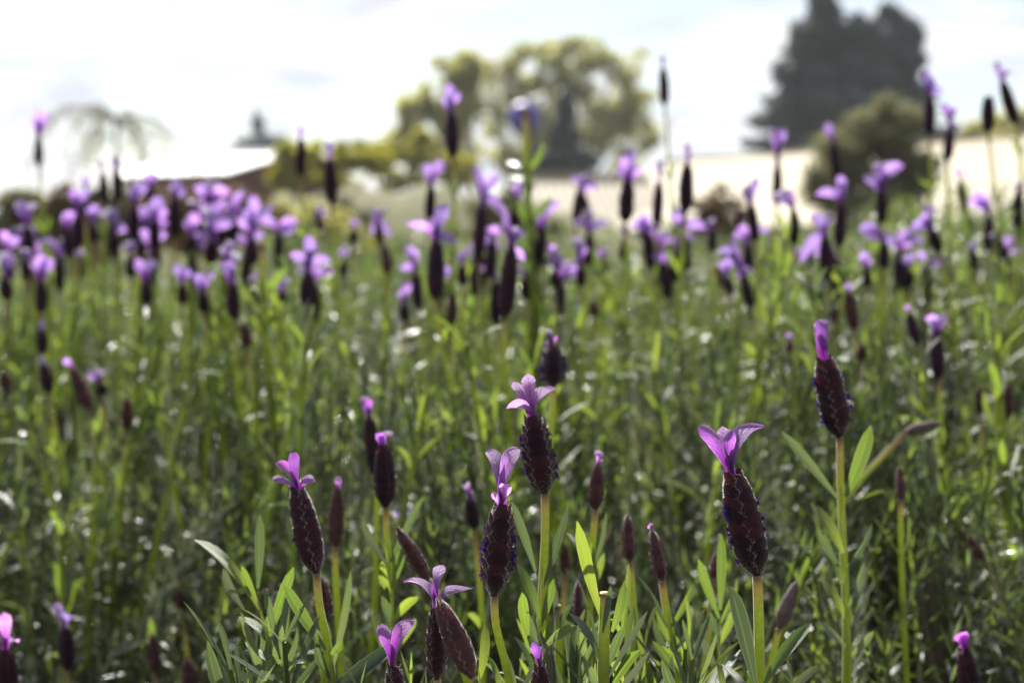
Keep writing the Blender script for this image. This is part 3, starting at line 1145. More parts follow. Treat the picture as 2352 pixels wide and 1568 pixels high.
tree('olive_shrub', 'low olive shrub closing the gap beside the weeping trunk', 'shrub',
     [(235, 470, 40, 44), (260, 520, 50, 50), (220, 560, 50, 50), (290, 480, 40, 40)], 9, 5000, 0.035, M['f_olive'], M['bark'], 240, 0.03, split=8, sub=0.55)
tree('green_shrub', 'dull green shrub on the dry bank behind the tall cut stem', 'shrub',
     [(1160, 480, 50, 36), (1110, 505, 60, 36), (1200, 510, 60, 36), (1060, 530, 60, 30), (1250, 530, 50, 30)], 12, 5000, 0.045, M['f_olive'], M['bark'], 1150, 0.03, split=8, sub=0.55)
tree('green_shrub', 'mid-height olive green shrub below the yellow-green hedge', 'shrub',
     [(680, 500, 60, 50), (640, 540, 60, 50), (740, 530, 60, 44), (820, 545, 60, 36)], 11, 5000, 0.04, M['f_decid'], M['bark'], 690, 0.03, split=8, sub=0.55)
tree('green_shrub', 'mid green leafy shrub above the far end of cream roof', 'shrub',
     [(2310, 290, 60, 30), (2250, 300, 40, 26), (2350, 285, 40, 36), (2300, 330, 80, 30)], 58, 3000, 0.28, M['f_decid'], M['bark'], 2310, 0.15)


def weeping_tree():
    D = 16.0
    base = P(262, HOR, D)
    base.z = 0
    root = thing('weeping_tree', base, 'nearly bare weeping tree with arching grey branches and yellow catkins', 'tree')
    top = P(268, 272, D) - base
    tube('trunk', catmull([Vector((0, 0, -0.02)), Vector((0.03, 0, top.z * 0.5)), top], 8), [0.05 - 0.0035 * i for i in range(8)], M['bark_grey'], root, 7)
    arcs = [(268, 272, 180, 245, 90, 300), (268, 272, 215, 240, 150, 330), (262, 290, 330, 265, 400, 320), (268, 272, 350, 270, 455, 350), (268, 272, 230, 250, 205, 360),
            (262, 300, 310, 290, 345, 380), (268, 280, 140, 250, 60, 380), (262, 320, 210, 300, 160, 400), (268, 272, 300, 255, 320, 330)]
    LV = []
    for i, (x0, y0, x1, y1, x2, y2) in enumerate(arcs):
        dz = random.uniform(-0.5, 0.5)
        a, b, c = P(x0, y0, D) - base, P(x1, y1, D + dz * 0.5) - base, P(x2, y2, D + dz) - base
        pth = catmull([a, b, c], 12)
        tube('branch', pth, [0.024 * (1 - 0.06 * j) for j in range(12)], M['bark_weep'], root, 5)
        for j in range(3, 12):
            for _ in range(1):
                ln = random.uniform(0.15, 0.55)
                p = pth[j]
                e = p + Vector((random.uniform(-0.08, 0.08), random.uniform(-0.08, 0.08), -ln))
                tube('twig', [p, p.lerp(e, 0.5) + Vector((0.02, 0, 0)), e], [0.006, 0.005, 0.003], M['bark_weep'], root, 4)
                for q in range(14):
                    LV.append(p.lerp(e, random.random()) + Vector((random.gauss(0, 0.02), random.gauss(0, 0.02), 0)))
    pts = [(v, (0.01, 0.01, 0.01), 1.0) for v in LV]
    V, F, T = leaf_cloud(pts, len(LV), 0.035, -0.8)
    tag(add('catkins', mesh_from('catkins', V, F, M['f_weep'], tint=T, smooth=False), root), kind='stuff')


weeping_tree()

# round blue-violet ball on a post, half hidden by the tall cut stem
M['ball'] = plain('blue_violet_glaze', (0.10, 0.075, 0.34), 0.5, 0.15, 4, 0, 0.5)
bc = P(1203, 272, 20)
b0 = bc.copy()
b0.z = 0
ball = thing('garden_ball', b0, 'round blue-violet ball on post behind the tall cut stem', 'ornament')
V, F = [], []
for j in range(13):
    for i in range(20):
        t, a = math.pi * j / 12, 2 * math.pi * i / 20
        V.append((0.24 * math.sin(t) * math.cos(a), 0.24 * math.sin(t) * math.sin(a), bc.z + 0.24 * math.cos(t)))
for j in range(12):
    for i in range(20):
        F.append((j * 20 + i, j * 20 + (i + 1) % 20, (j + 1) * 20 + (i + 1) % 20, (j + 1) * 20 + i))
add('ball', mesh_from('ball', V, F, M['ball']), ball)
tube('post', [Vector((0, 0, -0.02)), Vector((0, 0, bc.z * 0.5)), Vector((0, 0, bc.z - 0.19))], [0.03, 0.028, 0.025], M['bark_grey'], ball, 8)
V, F, UV = tube_geo([Vector((0, 0, bc.z - 0.26)), Vector((0, 0, bc.z - 0.23)), Vector((0, 0, bc.z - 0.21))], [0.05, 0.07, 0.09], 12)
add('collar', mesh_from('collar', V, F, M['bark_grey'], UV), ball)


# ================================================================== lavender flowers in or near focus
# row: head foot (x, y), head top (x, y), head width px, depth m, kind, petal tips [(x, y, width px, roll, depth offset)], stem pixels, options
G_SHARP = 'lavender flowers standing in focus'
HEROES = [
    ((1740, 1323, 1684, 1092, 100, 0.350, 'o', [(1604, 981, 52, 0.55, -0.004), (1660, 978, 40, 0.2, 0.006), (1682, 985, 40, -0.5, -0.003), (1755, 980, 56, -0.55, 0.002)], [(1742, 1400), (1745, 1568)], dict(florets=16, spin=0.72, noleaf=1, deep=1, sr=0.00128)),
     'dark lavender spike with three flared purple petals and straight pinkish stem'),
    ((1135, 1370, 1154, 1158, 86, 0.352, 'o', [(1117, 1036, 42, 0.15, 0.002), (1189, 1028, 44, -0.2, 0.0), (1128, 1135, 22, 0.6, -0.004), (1174, 1118, 24, -0.5, -0.004), (1150, 1110, 22, 0.0, -0.006)], [(1140, 1440), (1170, 1568)], dict(florets=22, spin=0.0, noleaf=1, sr=0.00105)),
     'dark lavender spike with two upright pale lilac petals like rabbit ears'),
    ((1252, 1135, 1222, 956, 84, 0.385, 'o', [(1177, 878, 34, 0.3, 0.004), (1213, 858, 38, 0.1, 0.006), (1163, 938, 36, -0.8, -0.004), (1276, 893, 42, -0.6, 0.0)], [(1252, 1230), (1242, 1440)], dict(florets=20, spin=0.05, noleaf=1, sr=0.00115)),
     'dark lavender spike with four spreading lilac petals above leafy yellow-green stem'),
    ((1930, 1003, 1893, 828, 84, 0.425, 'o', [(1890, 733, 38, 0.1, 0.0), (1897, 740, 36, 0.8, 0.004)], [(1930, 1100), (1937, 1260), (1945, 1450)], dict(florets=14, spin=0.5, noleaf=1, deep=1)),
     'dark lavender spike topped by one tall narrow deep-purple petal'),
    ((727, 1318, 684, 1128, 78, 0.385, 'o', [(677, 1038, 34, 0.3, 0.003), (632, 1064, 30, 0.5, 0.002), (625, 1101, 26, 0.9, -0.003), (723, 1102, 28, -0.9, -0.002)], [(735, 1400), (755, 1500)], dict(florets=2, spin=0.95, noleaf=1, deep=1)),
     'maroon lavender spike leaning with four short purple petals over yellow-green stem'),
    ((886, 1166, 880, 1030, 62, 0.44, 'o', [(863, 995, 22, 0.2), (900, 990, 24, -0.2), (878, 1000, 20, 0.3)], [(888, 1230), (895, 1330)], dict(florets=0, spin=0.2, deep=1)),
     'maroon lavender spike with two tiny petals beside a darker slender spike'),
    ((862, 1095, 848, 962, 44, 0.52, 'o', [(833, 908, 24, 0.1), (842, 915, 22, 0.6)], [(866, 1160)], dict(noleaf=1, deep=1)),
     'slender dark spike with single closed petal behind the maroon tiny-petalled spike'),
    ((1085, 1555, 1008, 1378, 74, 0.345, 'b', [], [(1095, 1600)], dict(spin=0.7, noleaf=1, florets=0)),
     'leaning maroon lavender bud with pale zigzag seams and pointed tip'),
    ((1003, 1560, 1003, 1395, 60, 0.362, 'o', [(927, 1335, 40, 0.9, -0.004), (1020, 1298, 32, 0.2, 0.006), (1083, 1350, 40, -0.8, -0.002)], [(1005, 1610)], dict(spin=0.2, noleaf=1, florets=0)),
     'lavender spike with three drooping lilac petals behind the leaning maroon bud'),
    ((912, 1700, 905, 1530, 66, 0.348, 'o', [(868, 1433, 44, 0.3, 0.0), (953, 1426, 44, -0.3, 0.002)], [(915, 1760)], dict(spin=0.4, noleaf=1, deep=1)),
     'short maroon lavender spike with two curling purple petals forming a V'),
    ((1250, 1690, 1240, 1530, 60, 0.350, 'o', [(1222, 1476, 30, 0.3, 0.0), (1236, 1485, 28, -0.4, 0.003)], [(1255, 1740)], dict(spin=0.4, noleaf=1, deep=1)),
     'dark fuzzy spike with closed deep-purple beak between leafy shoots'),
    ((1367, 1172, 1372, 1066, 44, 0.43, 'b', [(1385, 1040, 22, 0.2), (1376, 1050, 18, 0.5)], [(1362, 1230), (1355, 1330)], dict(pairs=1)),
     'greenish-brown lavender bud with tiny pink tip on leafy stalk'),
    ((1447, 1292, 1440, 1182, 42, 0.42, 'b', [], [(1455, 1400)], dict(pairs=1)),
     'plump mauve lavender bud with blunt top standing beside a redder bud'),
    ((1522, 1335, 1497, 1216, 46, 0.405, 'b', [(1490, 1214, 16, 0.1)], [(1530, 1400), (1545, 1480)], dict(pairs=1)),
     'reddish lavender bud leaning towards the plump mauve bud'),
    ((1788, 1445, 1830, 1335, 44, 0.43, 'g', [], [(1775, 1500)], dict(pairs=1)),
     'grey-mauve downy lavender bud leaning beside the straight pinkish stem'),
    ((770, 1258, 775, 1118, 46, 0.47, 'b', [(773, 1094, 18, 0.1)], [(772, 1340)], dict(pairs=1)),
     'mauve lavender bud with small purple tip beside the leaning maroon spike'),
    ((985, 1335, 913, 1212, 46, 0.41, 'b', [], [(1010, 1380)], dict(noleaf=1)),
     'brown withered lavender bud tilted above the drooping lilac petals'),
    ((720, 1450, 645, 1345, 40, 0.42, 'b', [], [(735, 1490)], dict(noleaf=1)),
     'mauve-grey lavender bud lying tilted behind the leaning spike\'s stem'),
    ((745, 1430, 738, 1325, 54, 0.415, 'b', [], [(748, 1500)], dict(noleaf=1)),
     'maroon lavender bud hidden behind the yellow-green stem of leaning spike'),
    ((1328, 1455, 1327, 1335, 34, 0.41, 'b', [], [(1322, 1520)], dict(noleaf=1)),
     'slim purple-brown lavender bud behind the stubby cut stem'),
    ((1298, 1320, 1296, 1248, 30, 0.50, 'b', [], [], dict(noleaf=1)),
     'small dull bud seen behind long green leaf tips'),
    ((2240, 1640, 2215, 1495, 66, 0.45, 'o', [(2197, 1457, 34, 0.2), (2206, 1462, 30, 0.6)], [], dict(noleaf=1, deep=1)),
     'lavender spike with closed blue-purple beak standing over dark empty foliage'),
    ((1272, 888, 1268, 795, 68, 0.50, 'o', [(1262, 764, 22, 0.3), (1275, 785, 20, -0.5), (1250, 788, 18, 0.4)], [(1268, 960)], dict(florets=22, noleaf=1, deep=1)),
     'stubby blackish-purple spike crowded with tiny violet florets'),
]
for row, lab in HEROES:
    flower(row, lab, G_SHARP, hero=(row[5] < 0.43 or row[9].get('florets', 0) > 5))

# ================================================================== flowers out of focus
SOFT = [
    (2262, 1285, 2205, 1216, 34, 0.55, 'b', [], []),
    (2078, 992, 2160, 972, 34, 0.55, 'g', [], []),
    (22, 1620, 12, 1495, 62, 0.47, 'o', [(8, 1405, 34), (42, 1474, 30), (0, 1420, 30)], []),
    (156, 1540, 150, 1440, 48, 0.60, 'o', [(122, 1393, 24), (160, 1412, 24)], []),
    (355, 1545, 350, 1455, 38, 0.60, 'b', [], []),
    (440, 1600, 430, 1512, 48, 0.55, 'b', [], []),
    (1090, 1215, 1080, 1150, 40, 0.50, 'o', [(1066, 1118, 20), (1078, 1130, 18)], []),
    (945, 1260, 940, 1215, 36, 0.62, 'o', [(905, 1178, 22), (960, 1170, 22), (930, 1172, 22)], []),
    (1000, 690, 1003, 560, 50, 0.68, 'o', [(932, 514, 26), (1030, 470, 34), (985, 500, 22), (1050, 560, 26), (1000, 520, 22)], [(1010, 760), (1035, 900), (1070, 1060)]),
    (1160, 732, 1174, 575, 50, 0.66, 'o', [(1212, 540, 26), (1150, 508, 24), (1125, 470, 22), (1205, 600, 20), (1190, 520, 20)], [(1160, 800), (1165, 900)]),
    (1098, 600, 1106, 480, 38, 0.78, 'o', [(1083, 382, 26), (1148, 405, 24), (1118, 440, 22), (1150, 460, 22)], [(1105, 700), (1120, 840), (1150, 960)]),
    (1125, 640, 1130, 555, 36, 0.85, 'o', [(1110, 530, 26), (1150, 525, 26)], []),
    (1180, 530, 1185, 470, 30, 0.95, 'o', [(1172, 425, 24), (1200, 415, 26), (1205, 470, 22)], []),
    (986, 512, 990, 432, 32, 0.92, 'o', [(972, 380, 26), (1022, 378, 28)], [(988, 600)]),
    (1040, 366, 1036, 262, 38, 0.86, 'o', [(1033, 192, 24), (1014, 226, 22), (1056, 212, 22), (1030, 212, 20)], [(1044, 450), (1040, 600)]),
    (690, 406, 692, 322, 30, 0.95, 'o', [(684, 293, 12), (701, 293, 12)], [(696, 480), (702, 600)]),
    (763, 469, 757, 372, 38, 0.88, 'o', [(755, 328, 18)], [(768, 560), (772, 660)]),
    (1527, 244, 1523, 160, 29, 1.02, 'o', [(1521, 128, 14)], [(1532, 300), (1540, 420), (1548, 600)]),
    (1574, 492, 1578, 382, 42, 0.84, 'o', [(1586, 330, 20), (1580, 345, 16)], [(1568, 570), (1560, 680)]),
    (1508, 524, 1514, 424, 34, 0.94, 'o', [(1518, 368, 18)], [(1505, 620)]),
    (1436, 512, 1442, 420, 44, 0.84, 'o', [(1412, 392, 26), (1444, 338, 28), (1474, 388, 26), (1430, 360, 24)], [(1440, 600)]),
    (1322, 516, 1330, 440, 28, 1.0, 'o', [(1310, 408, 20), (1350, 400, 20), (1375, 434, 20)], []),
    (1352, 512, 1340, 445, 26, 1.02, 'b', [(1345, 405, 20)], []),
    (1478, 560, 1474, 500, 24, 1.0, 'b', [], []),
    (1784, 476, 1786, 382, 29, 1.0, 'o', [(1774, 298, 26), (1806, 296, 24), (1790, 310, 24)], [(1780, 560)]),
    (1924, 422, 1914, 332, 28, 1.0, 'o', [(1893, 287, 22), (1900, 300, 18)], [(1926, 480), (1925, 600)]),
    (2026, 515, 2024, 442, 36, 0.9, 'o', [(1982, 408, 26), (2012, 372, 28), (2076, 382, 28), (2046, 372, 26), (2004, 430, 22)], []),
    (2134, 312, 2134, 222, 36, 0.92, 'o', [(2120, 163, 24), (2168, 206, 24), (2146, 180, 22)], [(2138, 400)]),
    (2176, 372, 2182, 296, 32, 0.96, 'o', [(2160, 238, 24), (2196, 246, 24), (2205, 290, 22)], [(2178, 460)]),
    (2270, 307, 2270, 222, 38, 0.92, 'o', [], [(2280, 400), (2300, 520)]),
    (2334, 288, 2304, 192, 34, 0.92, 'o', [(2288, 143, 16), (2334, 172, 20)], [(2345, 380)]),
    (1898, 645, 1896, 550, 40, 0.78, 'o', [(1860, 495, 24), (1912, 495, 24), (1836, 606, 26), (1890, 505, 22)], []),
    (2030, 620, 2030, 560, 34, 0.86, 'o', [(1972, 530, 30), (1990, 545, 32), (2062, 570, 26)], []),
    (1992, 660, 1990, 620, 30, 0.86, 'o', [(1978, 575, 26), (1998, 590, 26)], []),
    (2158, 580, 2140, 530, 34, 0.8, 'o', [(2092, 530, 28), (2150, 476, 28), (2112, 500, 28)], []),
    (1736, 558, 1725, 472, 32, 0.93, 'o', [(1708, 430, 24), (1744, 410, 22)], [(1740, 640)]),
    (1700, 545, 1695, 480, 24, 1.0, 'b', [], []),
    (1636, 580, 1636, 530, 26, 0.92, 'o', [(1632, 505, 18)], []),
    (1726, 712, 1708, 640, 30, 0.78, 'o', [(1650, 575, 26), (1690, 625, 24), (1732, 622, 24), (1670, 555, 22)], []),
    (1776, 780, 1760, 705, 28, 0.78, 'b', [], []),
    (1678, 680, 1672, 640, 26, 0.8, 'o', [(1655, 600, 22), (1690, 590, 22)], []),
    (2156, 873, 2150, 765, 42, 0.66, 'o', [(2128, 726, 24), (2172, 722, 24), (2150, 735, 20)], [(2160, 950)]),
    (2108, 792, 2088, 722, 32, 0.72, 'o', [(2084, 704, 14)], []),
    (1962, 760, 1948, 668, 38, 0.68, 'b', [(1945, 650, 16)], [(1970, 840)]),
    (1916, 745, 1912, 690, 28, 0.75, 'b', [], []),
    (1885, 700, 1882, 670, 26, 0.8, 'o', [(1868, 655, 18), (1900, 645, 18), (1876, 690, 16)], []),
    (2310, 965, 2314, 885, 42, 0.66, 'b', [], []),
    (2252, 950, 2250, 885, 32, 0.68, 'b', [], []),
    (2315, 615, 2288, 550, 34, 0.86, 'o', [(2272, 540, 16)], []),
    (2218, 485, 2206, 412, 32, 0.98, 'b', [(2200, 385, 16)], []),
    (2335, 525, 2340, 445, 32, 0.9, 'o', [(2344, 418, 16)], []),
    (1815, 810, 1812, 780, 22, 0.7, 'b', [(1810, 765, 14)], []),
    (1975, 830, 1980, 790, 30, 0.66, 'b', [], []),
    (704, 705, 708, 632, 44, 0.72, 'o', [(664, 586, 26), (704, 540, 28), (758, 598, 26), (732, 560, 24), (690, 580, 24)], []),
    (874, 568, 868, 508, 26, 0.98, 'o', [(856, 478, 20), (888, 478, 20), (852, 540, 16), (900, 548, 18)], []),
    (890, 632, 884, 562, 28, 0.9, 'b', [], []),
    (1036, 748, 1040, 672, 34, 0.74, 'b', [], []),
    (1064, 660, 1060, 610, 28, 0.8, 'o', [(1045, 590, 22), (1078, 585, 24)], []),
    (538, 735, 534, 655, 38, 0.74, 'o', [(505, 612, 26), (545, 580, 28), (520, 600, 22)], []),
    (568, 800, 560, 740, 36, 0.74, 'b', [], []),
    (204, 940, 166, 842, 42, 0.72, 'b', [(143, 828, 18)], []),
    (114, 905, 100, 838, 36, 0.76, 'o', [(94, 820, 16)], []),
    (98, 815, 96, 758, 32, 0.78, 'o', [(100, 735, 14)], []),
    (290, 990, 292, 912, 34, 0.72, 'b', [], []),
    (236, 910, 230, 880, 34, 0.8, 'o', [(200, 858, 26), (232, 852, 24)], []),
    (90, 385, 88, 318, 25, 1.1, 'o', [(72, 272, 22), (112, 264, 22), (90, 250, 22), (98, 285, 20)], [(96, 460)]),
    (160, 590, 155, 530, 32, 0.98, 'o', [(148, 488, 26), (172, 488, 26)], []),
    (196, 495, 195, 438, 26, 1.06, 'o', [(190, 408, 18), (204, 410, 18)], []),
    (240, 470, 236, 400, 26, 1.05, 'o', [(228, 366, 14)], []),
    (270, 465, 268, 392, 30, 1.02, 'o', [(264, 356, 22), (276, 372, 18)], []),
    (308, 552, 308, 480, 34, 0.95, 'o', [(320, 412, 26), (342, 426, 24), (295, 440, 22)], []),
    (356, 575, 355, 510, 34, 0.96, 'o', [(372, 455, 32), (340, 470, 28), (385, 490, 26)], []),
    (400, 545, 402, 462, 36, 0.95, 'o', [(404, 410, 26), (428, 436, 26), (390, 430, 22)], [(396, 640)]),
    (478, 520, 478, 470, 34, 0.98, 'o', [(446, 428, 26), (478, 415, 28), (510, 420, 28), (530, 442, 26)], []),
    (484, 610, 486, 555, 40, 0.9, 'o', [(456, 480, 28), (500, 515, 28), (540, 510, 28), (470, 505, 24)], []),
    (578, 610, 578, 550, 38, 0.9, 'o', [(582, 448, 30), (628, 472, 28), (545, 500, 28), (560, 480, 26)], []),
    (265, 590, 262, 540, 32, 1.0, 'o', [(222, 490, 24), (255, 480, 26), (290, 530, 26), (275, 500, 24)], []),
    (338, 700, 335, 650, 36, 0.86, 'o', [(308, 600, 26), (360, 600, 26), (345, 620, 24)], []),
    (470, 720, 466, 675, 36, 0.82, 'o', [(440, 635, 28), (492, 625, 28), (465, 640, 26)], []),
    (94, 720, 95, 650, 36, 0.85, 'o', [(70, 592, 30), (124, 598, 30), (96, 585, 32)], []),
    (16, 690, 12, 640, 36, 0.86, 'o', [(2, 580, 30), (34, 590, 28)], []),
    (48, 515, 32, 468, 38, 1.0, 'b', [], []),
    (182, 640, 180, 600, 28, 0.95, 'o', [(176, 572, 20), (196, 574, 20)], []),
    (648, 700, 648, 670, 28, 0.84, 'o', [(632, 640, 22), (664, 640, 24)], []),
    (736, 530, 736, 505, 22, 1.0, 'o', [(728, 478, 20), (746, 480, 20)], []),
    (812, 560, 812, 530, 22, 1.0, 'o', [(806, 506, 16), (820, 508, 16)], []),
    (1275, 660, 1276, 625, 30, 0.82, 'o', [(1258, 560, 26), (1292, 590, 28), (1262, 600, 26)], []),
    (1335, 660, 1332, 615, 30, 0.82, 'o', [(1318, 545, 30), (1345, 560, 28), (1330, 590, 26)], []),
    (930, 740, 928, 700, 30, 0.8, 'o', [(915, 670, 22), (945, 650, 24)], []),
    (1210, 690, 1205, 640, 30, 0.85, 'o', [(1190, 610, 22), (1215, 600, 22)], []),
    (1430, 600, 1436, 550, 26, 0.95, 'o', [(1430, 515, 20), (1440, 520, 18)], []),
    (1365, 730, 1362, 690, 26, 0.85, 'b', [], []),
    (1660, 660, 1650, 610, 22, 0.9, 'b', [], []),
    (15, 920, 10, 850, 36, 0.8, 'b', [], []),
    (420, 1400, 405, 1350, 34, 0.66, 'b', [], []),
    (2070, 1150, 2065, 1070, 26, 0.5, 'b', [], [(2068, 1220)]),
    (1640, 1330, 1645, 1265, 26, 0.44, 'b', [], []),
    (440, 600, 440, 545, 34, 0.95, 'o', [(425, 500, 26), (452, 490, 26), (440, 515, 24)], []),
    (215, 560, 212, 515, 28, 1.0, 'o', [(200, 480, 22), (228, 476, 24)], []),
    (530, 570, 530, 520, 30, 1.0, 'o', [(512, 470, 26), (548, 478, 26), (530, 490, 24)], []),
    (345, 480, 345, 430, 28, 1.05, 'o', [(330, 400, 22), (358, 396, 24)], []),
    (300, 640, 300, 590, 30, 0.92, 'o', [(285, 560, 22), (318, 556, 24)], []),
    (420, 700, 418, 655, 32, 0.85, 'o', [(400, 610, 26), (436, 616, 24)], []),
    (520, 640, 522, 600, 34, 0.85, 'o', [(505, 570, 24), (545, 560, 26), (525, 580, 24)], []),
    (590, 700, 588, 660, 32, 0.82, 'o', [(570, 640, 20), (605, 630, 22)], []),
    (60, 640, 58, 600, 28, 0.9, 'o', [(48, 570, 22), (70, 572, 22)], []),
    (1385, 640, 1384, 600, 26, 0.9, 'o', [(1372, 570, 18), (1398, 575, 18)], []),
    (2090, 660, 2085, 620, 28, 0.85, 'o', [(2070, 590, 20), (2098, 585, 20)], []),
    (2240, 620, 2235, 580, 28, 0.85, 'o', [(2225, 560, 18), (2250, 555, 18)], []),
    (790, 640, 788, 600, 24, 0.92, 'o', [(778, 575, 18), (800, 572, 18)], []),
]


fr = random.Random(77)
for (x0, x1, y0, y1, d0, d1, n_) in ((0, 640, 470, 620, 0.92, 1.08, 20), (640, 1300, 520, 660, 0.84, 1.0, 8), (1300, 1800, 520, 640, 0.86, 1.0, 7), (1800, 2340, 470, 640, 0.84, 1.0, 9)):
    for _ in range(n_):
        x, y, d = fr.uniform(x0, x1), fr.uniform(y0, y1), fr.uniform(d0, d1)
        hw = 0.0098 / d * FPX * fr.uniform(0.85, 1.05)
        hl = hw * fr.uniform(2.1, 2.9)
        tx_ = x + fr.uniform(-9, 9)
        np_ = fr.choice((2, 3, 3, 4))
        pl = 0.016 / d * FPX
        pet = []
        for i in range(np_):
            an = math.radians(fr.uniform(-75, 75))
            ln = pl * fr.uniform(0.7, 1.2)
            pet.append((tx_ + math.sin(an) * ln, y - math.cos(an) * ln, fr.uniform(19, 26)))
        SOFT.append((x, y + hl, tx_, y, hw, d, 'o', pet, []))


def soft_label(r):
    bx, by, d, kind, np_ = r[0], r[1], r[5], r[6], len(r[7])
    state = {0: 'petal-less dark spike', 1: 'dark spike with single small purple petal', 2: 'spike with two lilac petals', 3: 'spike with three lilac petals'}.get(np_, 'spike with full lilac petal spray')
    if kind in 'bg':
        state = ('grey-mauve' if kind == 'g' else 'dull purple-brown') + ' bud' + (' with purple tip' if np_ else '')
    if d > 0.84 and by < 450:
        where = ('before the weeping tree' if bx < 300 else 'against the yellow-green hedge' if bx < 900 else 'against the spring trees' if bx < 1250
                 else 'against open sky' if bx < 1700 else 'against cream roof and conifer')
    elif d > 0.84:
        where = ('in crowded purple cluster below white roof' if bx < 640 else 'below the yellow-green hedge' if bx < 1000 else 'around the tall cut stem' if bx < 1300
                 else 'below the cream roof' if bx < 1800 else 'by the grey-olive shrub')
    elif d > 0.64:
        where = ('over foliage under the purple cluster' if bx < 640 else 'in mid bush below tall cut stem' if bx < 1300 else 'in mid bush below cream roof' if bx < 1850
                 else 'in mid bush below grey-olive shrub')
    else:
        where = ('in dark foliage beside leaning maroon spike' if bx < 700 else 'among shoots behind the sharp spikes' if bx < 1500 else 'in foliage past deep-purple topped spike')
    if d > 0.84 and ('sky' in where or 'spring' in where):
        where = 'tall, ' + where
    return 'blurred lavender ' + state + ' ' + where


for r in SOFT:
    lab = soft_label(r)
    flower(r, lab, 'soft ' + lab, hero=False)


# ================================================================== pruned stems with flat cut ends
def cut_stem(label, top, pts_px, w, d, leaves):
    pts = [P(*top, d)] + [P(x, y, d + 0.002 * i) for i, (x, y) in enumerate(pts_px)]
    q = pts[-1]
    pts += [q + Vector((0.002, 0.01, -0.05)), q + Vector((0.0, 0.02, -0.12))]
    root = thing('cut_stem', pts[-1], label, 'cut stem', 'pruned lavender stems')
    O = root.location.copy()
    path = catmull(pts, 14)
    r = w * d / FPX / 2
    tube('stem', path, [r * (1 + 0.02 * i) for i in range(14)], M['stem'], root, 8, O)
    a = (path[0] - path[1]).normalized()
    V, F, UV = tube_geo([path[0] - O + a * 0.0002, path[0] - O + a * 0.0006], [r * 1.03, r * 0.95], 10)
    add('cut_end', mesh_from('cut_end', V, F, M['cut'], UV), root)
    for lf in leaves:
        px_leaf(root, *lf[:6], **(lf[6] if len(lf) > 6 else {}))
    return root


cut_stem('tall pruned lavender stem with flat cut end before the blue-violet ball', (1207, 252), [(1208, 330), (1210, 400), (1215, 520), (1222, 640)], 17, 0.84,
         [(1208, 400, 1258, 325, 22, 0.84, dict(kind='leaf_fresh')), (1208, 400, 1172, 350, 16, 0.84, dict(kind='leaf_grey')), (1210, 430, 1180, 380, 22, 0.84, dict(kind='leaf_fresh')),
          (1212, 450, 1240, 395, 20, 0.84, dict(kind='leaf_fresh')), (1214, 520, 1260, 450, 20, 0.84), (1214, 520, 1180, 450, 22, 0.84, dict(kind='leaf_fresh')), (1216, 560, 1275, 510, 20, 0.84),
          (1218, 590, 1170, 540, 22, 0.84), (1220, 620, 1290, 570, 20, 0.84), (1220, 640, 1180, 580, 20, 0.84)])
cut_stem('stubby pruned lavender stem with flat cut end and long leaves, in focus', (1390, 1364), [(1389, 1420), (1386, 1568)], 25, 0.352,
         [(1382, 1420, 1308, 1187, 30, 0.352, dict(kind='leaf_fresh', idx=1, dtip=-0.004)), (1384, 1452, 1405, 1345, 16, 0.35, dict(idx=3)), (1405, 1450, 1447, 1352, 26, 0.352, dict(kind='leaf_fresh', idx=0, dtip=-0.003)),
          (1374, 1510, 1340, 1398, 24, 0.352, dict(idx=2)), (1392, 1540, 1425, 1430, 22, 0.354), (1395, 1560, 1484, 1394, 15, 0.355, dict(kind='leaf_grey')), (1400, 1590, 1453, 1460, 24, 0.352, dict(kind='leaf_fresh')),
          (1380, 1590, 1333, 1512, 20, 0.352), (1395, 1620, 1494, 1496, 16, 0.352, dict(kind='leaf_grey')), (1380, 1600, 1360, 1400, 22, 0.357)])
cut_stem('thin pruned stem beside the crowded purple cluster', (602, 560), [(603, 640), (610, 760), (618, 860)], 18, 0.76,
         [(606, 700, 640, 600, 20, 0.76, dict(kind='leaf_fresh')), (606, 700, 585, 640, 18, 0.76), (610, 760, 650, 690, 18, 0.76, dict(kind='leaf_fresh')), (610, 770, 575, 700, 20, 0.76)])
cut_stem('pruned stem with pale end among the buds behind the slim bud', (1280, 1392), [(1282, 1450), (1284, 1560)], 16, 0.41,
         [(1282, 1450, 1268, 1340, 14, 0.41, dict(kind='leaf_grey')), (1282, 1450, 1300, 1370, 14, 0.41)])

# ================================================================== leafy shoots drawn from the photograph
def px_shoot(label, stem_px, w, d, leaves, name='lavender_shoot'):
    pts = [P(x, y, d) for x, y in stem_px]
    q = pts[-1]
    pts += [q + Vector((0.0, 0.008, -0.05)), q + Vector((0.0, 0.015, -0.10))]
    root = thing(name, pts[-1], label, 'leafy shoot', 'leafy shoots in focus')
    O = root.location.copy()
    path = catmull(pts, 12)
    r = w * d / FPX / 2
    tube('stem', path, [r * min(0.85, 0.12 + 0.12 * i) for i in range(12)], M['woody'] if w < 12 else M['stem'], root, 7, O)
    for lf in leaves:
        px_leaf(root, *lf[:6], **(lf[6] if len(lf) > 6 else {}))
    return root


